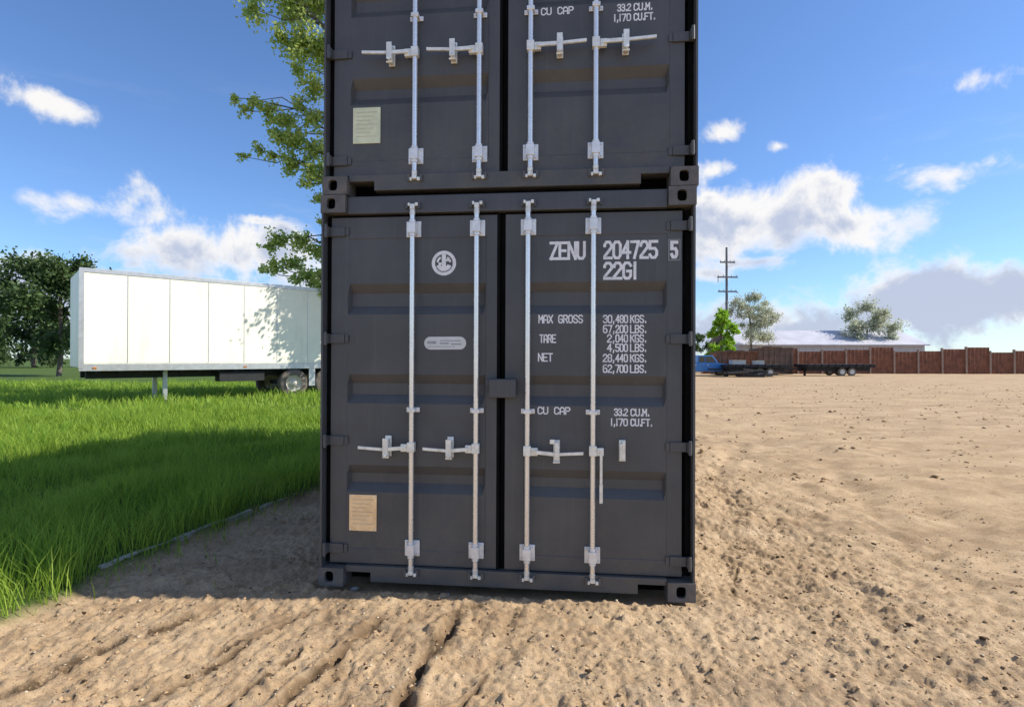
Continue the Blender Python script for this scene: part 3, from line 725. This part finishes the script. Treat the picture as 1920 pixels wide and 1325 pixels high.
                m = MB(); m.box(1.110, 1.1395, .035, .0585, 1.33, 1.372); Q(m, 'lock_box_bracket', PAINT, bevel=.002)
        else:
            def mark(text, x, z, wd, hh, halfw=None):
                m = MB(); strokes(m, text, x, z, wd, hh, PY, halfw=halfw); o = Q(m, 'lettering', WHITEMARK, recalc=False); return o
            if not upper:
                mark('ZENU', 1.531, 2.157, .218, .102, .0090); mark('204725', 1.876, 2.157, .330, .102, .0090); 
                m = MB(); strokes(m, '5', 2.297, 2.157, .032, .094, FY, halfw=.0100); Q(m, 'lettering', WHITEMARK, recalc=False)
                m = MB()
                for (a, b, c, d) in ((2.277, 2.350, 2.136, 2.1395), (2.277, 2.350, 2.2665, 2.270), (2.277, 2.2805, 2.1395, 2.2665), (2.3465, 2.350, 2.1395, 2.2665)):
                    m.add([(a, FY, c), (b, FY, c), (b, FY, d), (a, FY, d)], [(0, 1, 2, 3)])
                Q(m, 'check_digit_frame', FRAMEMARK, recalc=False)
                mark('22G1', 1.876, 2.026, .205, .098, .0090)
                mark('MAX GROSS', 1.455, 1.742, .282, .048, .0040); mark('TARE', 1.462, 1.615, .102, .048, .0040); mark('NET', 1.453, 1.494, .090, .048, .0040)
                for (z, a, b, c) in ((1.742, '30,', '480', 'KGS.'), (1.678, '67,', '200', 'LBS.'), (1.618, '2,', '040', 'KGS.'), (1.558, '4,', '500', 'LBS.'), (1.492, '28,', '440', 'KGS.'), (1.424, '62,', '700', 'LBS.')):
                    wa = .068 if len(a) == 3 else .042
                    mark(a, 1.938-wa, z, wa, .046, .0040); mark(b, 1.949, z, .074, .046, .0040); mark(c, 2.042, z, .096, .046, .0040)
            mark('CU CAP', 1.452, 1.152, .206, .042, .0040)
            mark('33.2', 1.942, 1.148, .082, .042, .0040); mark('CU.M.', 2.046, 1.148, .112, .042, .0040)
            mark('1,170', 1.918, 1.084, .106, .042, .0040); mark('CU.FT.', 2.046, 1.084, .130, .042, .0040)
    # seal pieces dark gap top
    return root
make_container(0, 0, 'dark grey shipping container standing on the dirt, with one door handle hanging down', False)
make_container(CH+.004, .012, 'dark grey shipping container stacked on top of the other, its roof out of the picture', True)

# ------------------------------------------------------------ trees
BARK = mat('grey_brown_bark', (.13, .105, .08), .9, vary=.35, scale=5, bump=.8, bscale=18)
def leafmesh(name, C, sz, seed, m, parent, label=None):
    """C: leaf centres (n,3); each leaf a folded kite of two triangles, random attitude"""
    g = np.random.default_rng(seed); n = len(C)
    a = g.normal(size=(n, 3)); a[:, 2] -= .5; a /= np.linalg.norm(a, axis=1)[:, None]
    b = g.normal(size=(n, 3)); b = np.cross(a, b); b /= np.linalg.norm(b, axis=1)[:, None]; c = np.cross(a, b)
    s = sz*(.6+.8*g.random(n))[:, None]
    v = np.stack([C-a*s*.5, C+b*s*.36+c*s*.10, C+a*s*.62, C-b*s*.36+c*s*.10], 1)
    k = (np.arange(n)*4)[:, None]
    loops = (k+np.array([[0, 1, 2, 0, 2, 3]])).ravel().astype(np.int32)
    me = bpy.data.meshes.new(name); me.vertices.add(n*4); me.vertices.foreach_set('co', v.astype(np.float32).ravel())
    me.loops.add(len(loops)); me.loops.foreach_set('vertex_index', loops); me.polygons.add(n*2)
    me.polygons.foreach_set('loop_start', np.arange(0, n*6, 3, dtype=np.int32)); me.polygons.foreach_set('loop_total', np.full(n*2, 3, np.int32)); me.update()
    at = me.attributes.new('tone', 'FLOAT', 'POINT'); at.data.foreach_set('value', np.repeat(g.random(n), 4).astype(np.float32))
    me.materials.append(m); o = bpy.data.objects.new(name, me); COL.objects.link(o)
    if parent: o.parent = parent
    o['kind'] = 'stuff'; return o
def limb_path(m, p0, p1, r0, r1, seg=5, wob=.08, g=rnd):
    p0 = Vector(p0); p1 = Vector(p1); L = (p1-p0).length; prev = p0; pts = [p0]
    for i in range(1, seg+1):
        t = i/seg; q = p0.lerp(p1, t) + Vector((g.uniform(-1, 1), g.uniform(-1, 1), g.uniform(-1, 1)))*wob*L*(1 if i < seg else 0)*.6
        q.z += .10*L*math.sin(t*PI)
        m.tube(prev, q, r0+(r1-r0)*(i-1)/seg, r0+(r1-r0)*i/seg, n=7, cap=False); prev = q; pts.append(q)
    return pts
def tree(name, base, label, clumps, trunk_h, tr, leafm, leafsz, per, seed, group=None, cat='tree', twig=True, bark=BARK):
    """clumps: list of (x,y,z,radius,weight) relative to base"""
    g = random.Random(seed); gn = np.random.default_rng(seed)
    root = empty(name, base); tag(root, label, cat, group)
    m = MB(); top = Vector((g.uniform(-.2, .2), g.uniform(-.2, .2), trunk_h)); tp = limb_path(m, (0, 0, -.1), top, tr, tr*.62, 6, .03, g)
    m.build('trunk', bark, root, smooth=True)
    leaves = []
    bm_ = MB()
    for (x, y, z, r, wt) in clumps:
        c = Vector((x, y, z)); k = min(range(len(tp)), key=lambda i: (tp[i]-c).length + (3 if tp[i].z > z else 0)); st = tp[max(k, 1)]
        pts = limb_path(bm_, st, c, max(.02, tr*.16), .010, 5, .10, g)
        n = int(per*wt*r*r)
        # twigs inside the clump
        nt = max(7, int(15*r)); tips = []
        for _ in range(nt):
            d = Vector((g.gauss(0, 1), g.gauss(0, 1), g.gauss(0, .75))).normalized()*r*g.uniform(.55, 1.45); tips.append(c+d)
            if twig: bm_.tube(c+d*.0, c+d, .012, .004, n=4, cap=False)
        T = np.array([t[:] for t in tips]); cc = np.array(c[:])
        i1 = gn.integers(0, nt, n); tt = gn.random((n, 1))**.75
        Lp = cc*(1-tt)+T[i1]*tt + gn.normal(size=(n, 3))*r*.24
        leaves.append(Lp)
    bm_.build('branches', bark, root, smooth=True)
    leafmesh('leaves', np.concatenate(leaves), leafsz, seed, leafm, root)
    return root

COTTON = leaf_mat('spring_leaf', (.34, .44, .09), (.66, .72, .24), (.28, .44, .12), .55)
def px2(px, py, D):
    return ((px-960)/F*D, D, 1.5+(672-py)/F*D)
bx, by = -5.4, 20.6
cl = []
for (px, py, D, r, wt) in (
    (500, -10, 20, .62, 1), (545, 20, 20.5, .8, 1.1), (590, 10, 21, .9, 1.1), (525, 75, 20, .45, .9), (560, 85, 20, .7, 1.15), (600, 100, 20.5, .8, 1.2), (555, 135, 20, .38, .9),
    (590, 165, 20, .5, 1.1), (478, 195, 19.5, .30, 1.1), (505, 212, 19.5, .40, 1.2), (530, 235, 20, .45, 1.2), (560, 200, 20, .42, .8), (590, 225, 20, .50, .9), (525, 265, 20, .50, 1.2), (560, 270, 20, .55, 1.1), (595, 290, 20.3, .55, 1.0),
    (485, 288, 19.6, .30, .9), (510, 300, 19.8, .30, .8), (545, 315, 20, .45, 1.1), (580, 335, 20, .45, 1.1), (600, 380, 20, .28, 1.0), (572, 352, 20, .25, .8), (602, 420, 20, .2, .8),
    (505, 468, 20.6, .30, .9), (530, 455, 20.8, .42, 1.1), (565, 458, 21, .45, 1.2), (595, 480, 21, .5, 1.1), (515, 500, 20.6, .36, 1.0), (545, 500, 20.8, .45, 1.1), (580, 520, 20.6, .42, 1.1), (490, 510, 20.6, .28, .8), (555, 530, 20.3, .32, .8), (598, 545, 20.3, .4, 1.0),
    (470, 20, 20, .5, .9), (430, -30, 20, .6, 1), (455, 215, 19.4, .25, 1), (440, 190, 19.4, .22, .8), (452, 300, 19.4, .2, .7)):
    D = max(D, 20.1) if px < 545 else D; x, y_, z = px2(px, py, D); cl.append((x-bx, y_-by, z, r, wt))
g_ = random.Random(4)
for i in range(46):                                               # the rest of the crown, behind and above the containers
    a = g_.uniform(0, 2*PI); rr = 4.0*math.sqrt(g_.random()); z = g_.uniform(4.5, 17)
    k = 1-((z-10)/8.5)**2; x = rr*math.cos(a)*max(k, .2); y_ = rr*math.sin(a)*max(k, .2)
    y_ = max(y_, -.9)
    if (x+bx)/(y_+by) < -.335 and z < 13.2: continue
    cl.append((x, y_, z, g_.uniform(.6, 1.0), 1))
# the lower branches on the far side that dapple the trailer
for (x, y_, z) in ((1.0, -.9, 5.3), (1.6, -.4, 5.9), (.2, -.3, 6.0), (1.2, -1.3, 6.6), (.4, -.8, 4.4), (1.8, -.9, 4.8), (.6, -1.2, 7.4), (1.6, .2, 7.2)): cl.append((x, y_, z, .75, 1.2))
tree('cottonwood_tree', (bx, by, .15), 'tall tree with fresh yellow green leaves behind the left side of the containers', cl, 12.5, .26, COTTON, .120, 1700, 21)

# ------------------------------------------------------------ white box trailer
TW = mat('trailer_white', (.95, .90, .73), .45, vary=.04, scale=1.2, dirt=(.55, .50, .40), dirt_amt=.35, streak=(1, 1, .15))
TA = mat('trailer_aluminium', (.55, .55, .54), .4, metal=.6, vary=.1)
TB = mat('trailer_black', (.015, .015, .016), .7, vary=.3)
TYRE = mat('dusty_tyre_rubber', (.15, .125, .10), .9, vary=.3, scale=20)
HUB = mat('wheel_white', (.62, .56, .46), .6, vary=.15, scale=9, dirt=(.35, .27, .18), dirt_amt=.5)
A = Vector((-8.76, 18.5)); Bp = Vector((-6.93, 20.2)); dv = (Bp-A).normalized()
st = A - dv*4.4; rz = math.atan2(dv.y, dv.x)
tr = empty('box_trailer', (st.x, st.y, .14), rz); tag(tr, 'white box trailer parked on the grass beyond the left side of the containers', 'trailer')
L = 8.6; zb, zt = 1.10, 3.86
m = MB(); m.box(0, L, 0, 2.5, zb, zt); m.build('body', TW, tr, bevel=.03)
for k in range(8): MB().box(.06+k*1.065, 1.11+k*1.065, -.012, -.001, zb+.13, zt-.11).build('side_panel', TW, tr, bevel=.003)
MB().box(-.012, L+.012, -.022, -.0005, zb-.09, zb+.11).build('bottom_rail', TA, tr, bevel=.005)
MB().box(-.012, L+.012, -.022, -.0005, zt-.09, zt+.03).build('top_rail', TA, tr, bevel=.005)
for k in range(9): MB().box(.035+k*1.065 if k else .001, .055+k*1.065, -.016, -.0125, zb+.13, zt-.11).build('panel_strip', TA, tr)
MB().box(-.02, .10, -.03, -.0225, zb-.02, zt).build('corner_post', TA, tr)
for a_ in (.3, 4.3, 8.2): MB().box(a_, a_+.09, -.04, -.0225, zb-.03, zb+.02).build('marker_light', mat('amber_lens', (.5, .16, .02), .3), tr)
m = MB(); m.box(.2, L-.1, .55, .70, .78, zb-.002); m.box(.2, L-.1, 1.8, 1.95, .78, zb-.002)
for k in range(16): m.box(.4+k*.52, .47+k*.52, .02, 2.48, .96, zb-.002)
m.build('chassis', TB, tr)
for sx in (5.98, 7.24):
    for yy in (.02, 2.2):
        wl = empty('wheel', (sx, yy, .50), 0, tr)
        m = MB()
        prof = [(.28, 0), (.44, .0), (.495, .03), (.50, .07), (.50, .21), (.495, .25), (.44, .28), (.28, .28)]
        n = 28; vs = [(r*math.cos(2*PI*i/n), d, r*math.sin(2*PI*i/n)) for (r, d) in prof for i in range(n)]
        fs = [(j*n+i, j*n+(i+1) % n, (j+1)*n+(i+1) % n, (j+1)*n+i) for j in range(len(prof)-1) for i in range(n)]
        m.add(vs, fs); m.build('tyre', TYRE, wl, smooth=True)
        m = MB(); prof = [(.30, .015), (.27, .03), (.24, .09), (.13, .10), (.11, .02), (0.001, .01)]
        vs = [(r*math.cos(2*PI*i/n), d, r*math.sin(2*PI*i/n)) for (r, d) in prof for i in range(n)]
        fs = [(j*n+i, j*n+(i+1) % n, (j+1)*n+(i+1) % n, (j+1)*n+i) for j in range(len(prof)-1) for i in range(n)]
        m.add(vs, fs)
        for i in range(8): t = 2*PI*i/8; m.tube((.17*math.cos(t), .07, .17*math.sin(t)), (.17*math.cos(t), .10, .17*math.sin(t)), .018, n=6)
        m.build('rim', HUB, wl, smooth=True)
    MB().tube((sx, .25, .50), (sx, 2.3, .50), .07).build('axle', TB, tr)
MB().box(6.50, 6.72, .0, .03, .40, 1.05).build('mud_flap', TA, tr)
m = MB(); m.box(2.1, 2.22, .45, .57, .12, 1.08); m.box(2.0, 2.32, .38, .64, .02, .12); m.build('landing_leg', TA, tr, bevel=.01)
m = MB(); m.box(2.1, 2.22, 1.93, 2.05, .12, 1.08); m.box(2.0, 2.32, 1.86, 2.12, .02, .12); m.build('landing_leg', TA, tr, bevel=.01)
MB().box(3.6, 5.0, .10, .60, .62, .94).build('tool_box', TB, tr, bevel=.01)

# ------------------------------------------------------------ far right: fence, pickup, flatbed, sheds, trees, pole
def gzf(x, y): return gz(x, y)
RUST = mat('rusty_brown_panel', (.17, .065, .035), .8, vary=.3, scale=2.2, bump=.2, bscale=20, dirt=(.26, .13, .07), dirt_amt=.6, streak=(4, 4, .5))
POSTM = mat('pale_post', (.30, .22, .17), .8, vary=.2)
fr = empty('panel_fence', (0, 0, 0)); tag(fr, 'rusty brown panel fence running behind the parked vehicles on the right', 'fence')
x = 19.0; Yf = 56.0; k = 0
while x < 62:
    wd = 2.4; z0 = -.05; h = (2.35 if x > 22.0 else 1.9) + (.14*((k*5) % 4) - .2)
    m = MB(); n = 12; pts = []
    for i in range(n+1): pts.append((x+.06+(wd-.12)*i/n, Yf+(.03 if i % 2 else 0)))
    vs = [(a, b+k*.0, z) for z in (z0, h+.05*math.sin(k*1.9)) for (a, b) in pts]
    m.add(vs, [(i, i+1, n+2+i, n+1+i) for i in range(n)]); vs2 = [(a, b+.05, z) for (a, b, z) in vs]; m.add(vs2, [(n+1+i, n+2+i, i+1, i) for i in range(n)])
    m.build('fence_panel', RUST, fr, recalc=False)
    MB().box(x-.09, x+.05, Yf-.12, Yf+.08, -.1, h+.12).build('fence_post', POSTM, fr)
    x += wd; k += 1
# pickup truck
BLUE = mat('blue_car_paint', (.035, .17, .45), .3, vary=.1, scale=3)
GLASS = mat('dark_window_glass', (.02, .025, .03), .08, spec=.8)
CHR = mat('light_trim', (.5, .5, .5), .35, metal=.5)
px_, py_ = 14.2, 48.0
pk = empty('pickup_truck', (px_, py_, gz(px_, py_)), 0); tag(pk, 'blue pickup truck parked by the brown fence, partly hidden by the containers', 'pickup truck')
prof = [(0, .55), (.15, .42), (5.0, .42), (5.15, .60), (5.12, .98), (3.75, 1.10), (3.1, 1.13), (1.75, 1.13), (1.72, 1.10), (0, 1.10)]
MB().prism(prof[::-1], 'y', 0, 1.85).build('body', BLUE, pk, bevel=.05)
MB().prism([(1.72, 1.12), (3.55, 1.12), (3.05, 1.78), (1.82, 1.80)][::-1], 'y', .10, 1.75).build('cab', BLUE, pk, bevel=.05)
MB().prism([(2.42, 1.18), (3.35, 1.18), (2.98, 1.68), (2.42, 1.70)][::-1], 'y', .085, .0985).build('window', GLASS, pk)
MB().prism([(1.85, 1.18), (2.34, 1.18), (2.34, 1.70), (1.90, 1.70)][::-1], 'y', .085, .0985).build('window', GLASS, pk)
MB().box(.05, 1.6, -.01, -.001, .9, 1.02).build('bed_trim', CHR, pk)
MB().box(5.10, 5.22, .1, 1.75, .45, .62).build('bumper', CHR, pk, bevel=.02)
MB().box(5.02, 5.14, -.004, .30, .72, .88).build('headlight', CHR, pk, bevel=.01)
MB().box(2.40, 2.425, -.008, -.001, .55, 1.08).build('door', BLUE, pk); MB().box(2.5, 2.66, -.03, -.002, .93, .97).build('door_handle', CHR, pk)
def wheel_simple(parent, x, y, r, wdt, z=None):
    wl = empty('wheel', (x, y, z if z else r), 0, parent)
    MB().tube((0, 0, 0), (0, wdt, 0), r, n=22).build('tyre', TYRE, wl, bevel=.02); MB().tube((0, -.012, 0), (0, .01, 0), r*.58, n=16).build('rim', CHR, wl)
for wx in (.95, 4.15):
    for wy in (-.02, 1.65): wheel_simple(pk, wx, wy, .38, .22)
# flatbed trailers
def flatbed(x, y, L, label, rz=0., load=None):
    r = empty('flatbed_trailer', (x, y, gz(x, y)), rz); tag(r, label, 'trailer')
    MB().box(0, L, 0, 2.2, .74, 1.02).build('deck', TB, r, bevel=.01); MB().box(.2, L-.3, .3, 1.9, .42, .735).build('chassis', TB, r)
    m = MB(); m.box(.1, L-.1, -.03, -.001, .84, .98); m.box(-1.2, 0, 1.0, 1.2, .55, .68); m.build('side_rail', TB, r)
    for k in range(int(L/.6)): MB().box(.1+k*.6, .16+k*.6, -.09, -.031, .74, 1.06).build('stake_pocket', TB, r)
    for wx in (L*.52, L*.52+.85):
        for wy in (.02, 1.95): wheel_simple(r, wx, wy, .36, .22)
    for wx in (L*.52, ): MB().box(wx-.45, wx+1.3, -.22, -.10, .78, .83).build('mudguard', TB, r)
    MB().box(.3, .42, .9, 1.1, 0, .62).build('jack_leg', TB, r)
    return r
flatbed(17.9, 46.5, 5.2, 'black flatbed trailer parked in front of the brown fence beside the blue truck')
fb2 = flatbed(25.5, 48.5, 6.0, 'black flatbed trailer, the one farther right along the brown fence')
CRATEW = mat('pale_crate', (.55, .54, .50), .7, vary=.15, scale=5)
for (x, y, a, b, c, lab) in ((18.6, 47.2, 1.1, .8, .30, 'low white box on the black flatbed trailer beside the blue truck'), (20.6, 47.3, .7, .7, .26, 'small pale box near the right end of the black flatbed trailer')):
    z = gz(17.9, 46.5)+1.025; m = MB(); m.box(0, a, 0, b, 0, c); m.box(-.02, a+.02, -.02, b+.02, c+.001, c+.05); o = m.build('box', CRATEW, bevel=.01, loc=(x, y, z)); tag(o, lab, 'box')
BIN = mat('rusty_bin_paint', (.21, .085, .04), .8, vary=.35, scale=1.6, bump=.3, bscale=14, dirt=(.33, .18, .09), dirt_amt=.7, streak=(2, 2, .5))
BIN2 = mat('faded_brown_bin', (.16, .10, .07), .8, vary=.3, scale=1.8, dirt=(.28, .19, .13), dirt_amt=.6, streak=(2, 2, .5))
for (x0, y0, L_, H_, mt, lab) in ((18.4, 50.4, 3.6, 2.1, BIN, 'rusty orange brown steel bin behind the blue truck and the near flatbed trailer'), (22.3, 50.8, 3.2, 2.4, BIN2, 'faded brown steel bin standing right of the rusty orange one behind the near flatbed trailer')):
    bn_ = empty('steel_bin', (x0, y0, gz(x0, y0)), R(rnd.uniform(-3, 3))); tag(bn_, lab, 'steel bin')
    m = MB(); m.box(0, L_, 0, .05, .1, H_); m.box(0, L_, 1.9, 1.95, .1, H_); m.box(0, .05, .051, 1.899, .1, H_); m.box(L_-.05, L_, .051, 1.899, .1, H_); m.box(.051, L_-.051, .051, 1.899, .1, .16); m.build('body', mt, bn_)
    for k in range(int(L_/.5)+1): MB().box(.02+k*.5, .12+k*.5, -.07, -.001, .12, H_-.1).build('rib', mt, bn_)
    MB().box(-.04, L_+.04, -.09, -.0, H_+.001, H_+.11).build('top_rim', mt, bn_)
    m = MB()
    for k in range(7): a = .25+k*(L_-.6)/6; m.box(a, a+.35, .3, 1.6, H_-.5, H_+.05+.22*((k*37) % 5)/5)
    m.build('scrap_load', BIN2 if mt is BIN else BIN, bn_)['kind'] = 'stuff'
JUNK = mat('dark_scrap_metal', (.03, .028, .026), .8, vary=.5, scale=6)
for (x0, y0, lab) in ((19.2, 45.4, 'dark heap of scrap beams lying on the dirt in front of the near flatbed trailer'), ):
    ro = empty('scrap_heap', (x0, y0, gz(x0, y0))); tag(ro, lab, 'scrap heap')
    for k in range(11):
        o = MB().box(-1.1, 1.1, -.09, .09, -.07, .07).build('beam', JUNK, ro, loc=(rnd.uniform(-1, 1.6), rnd.uniform(-.4, .4), .08+k*.045)); o.rotation_euler = (0, rnd.uniform(-.12, .12), rnd.uniform(-.5, .5))
# grey shed
SHW = mat('shed_wall', (.42, .42, .45), .7, vary=.1); SHR = mat('shed_roof', (.50, .49, .53), .55, vary=.1, scale=.6)
sh = empty('metal_shed', (31.5, 78, 0)); tag(sh, 'low grey metal shed with a pale sloped roof behind the brown fence', 'shed')
MB().box(0, 26, 0, 12, -.1, 3.5).build('wall', SHW, sh)
m = MB(); m.prism([(-.5, 3.45), (6, 5.7), (12.5, 3.45), (12.5, 3.30), (6, 5.52), (-.5, 3.30)][::-1], 'x', -.4, 26.4); m.build('roof', SHR, sh)
for k in range(26): MB().box(k*1.0+.48, k*1.0+.52, -.03, -.001, 0, 3.29).build('wall_rib', SHW, sh)
for k in (4, 12, 19): MB().box(k, k+1.6, -.05, -.031, 1.3, 2.3).build('window', GLASS, sh)
# background trees
LIME = leaf_mat('lime_leaf', (.22, .44, .03), (.45, .62, .07), (.28, .52, .03), .5)
GREYG = leaf_mat('budding_leaf', (.38, .42, .28), (.62, .64, .50), (.44, .48, .34), .45)
DKG = leaf_mat('dark_leaf', (.05, .09, .03), (.10, .16, .05), (.07, .11, .035), .3)
def blobtree(name, X0, Y0, h, wd, zlow, lm, sz, per, seed, label, group=None, tr=.18, n=22, wt=1):
    g = random.Random(seed); c = []
    for i in range(n):
        z = zlow + (h-zlow)*g.random(); t = (z-zlow)/(h-zlow); k = math.sqrt(max(0, 1-(2*t-.85)**2*.75)); a = g.uniform(0, 2*PI); rr = wd/2*k*g.random()**.45
        c.append((rr*math.cos(a), rr*math.sin(a), z, wd*.15*g.uniform(.7, 1.25), wt))
    return tree(name, (X0, Y0, gz(X0, Y0)), label, c, h*.7, tr, lm, sz, per, seed, group)
blobtree('broadleaf_tree', 22.6, 60, 6.4, 2.9, 1.6, LIME, .20, 3200, 31, 'small bright lime green tree behind the fence under the power pole', n=26)
blobtree('budding_tree', 32.4, 76, 10.0, 6.0, 4.4, GREYG, .20, 430, 32, 'pale grey green tree just coming into leaf behind the shed roof', n=30)
blobtree('broadleaf_tree', 21.2, 66, 4.4, 4.5, .5, DKG, .22, 900, 33, 'low dark olive bushy tree left of the lime green tree by the container edge', n=20)
blobtree('broadleaf_tree', 52, 82, 9.0, 7, 2.5, GREYG, .25, 420, 34, 'dull green tree at the far right behind the fence', n=24)
blobtree('broadleaf_tree', -34, 42, 8.5, 7.5, 2.0, DKG, .25, 600, 35, 'dark green tree standing far left beyond the white trailer', n=26)
blobtree('broadleaf_tree', -25, 52, 7.0, 6.5, 1.5, COTTON, .25, 600, 36, 'yellow green tree beyond the roof of the white trailer', n=24)
for i, (X0, Y0, h_, wd_, lab) in enumerate(((-70, 82, 9, 11, 'broad dark green tree on the horizon at the far left edge'), (-56, 90, 10.5, 12, 'tall rounded dark green tree on the horizon left of the white trailer'), (-92, 96, 8, 12, 'low spreading dark green tree on the horizon beyond the open grass'))):
    blobtree('broadleaf_tree', X0, Y0, h_, wd_, 1.2, DKG, .45, 110, 50+i, lab, n=26, tr=.3)
# utility pole
PW = mat('weathered_pole', (.16, .17, .19), .85, vary=.2, scale=3, streak=(4, 4, .3))
INS = mat('insulator', (.35, .36, .38), .4)
pp = px2(1363, 672, 70); up = empty('utility_pole', (pp[0], 70, 0), R(4)); tag(up, 'tall utility pole with three crossarms behind the lime green tree', 'utility pole')
MB().tube((0, 0, -.2), (0, 0, 15.4), .20, .13, n=12, cap=False).build('pole', PW, up, smooth=True)
for (z, hw_) in ((13.5, .95), (11.65, 1.3), (9.85, 1.2)):
    MB().box(-hw_, hw_, -.30, -.17, z-.09, z+.09).build('crossarm', PW, up)
    for q in (-.9, -.4, .4, .9):
        m = MB(); m.tube((q*hw_, -.235, z+.091), (q*hw_, -.235, z+.30), .05, .035, n=8); m.build('insulator', INS, up)
MB().tube((-1.2, -.236, 11.55), (-1.2, -.236, 11.0), .06, n=8).build('insulator', INS, up)
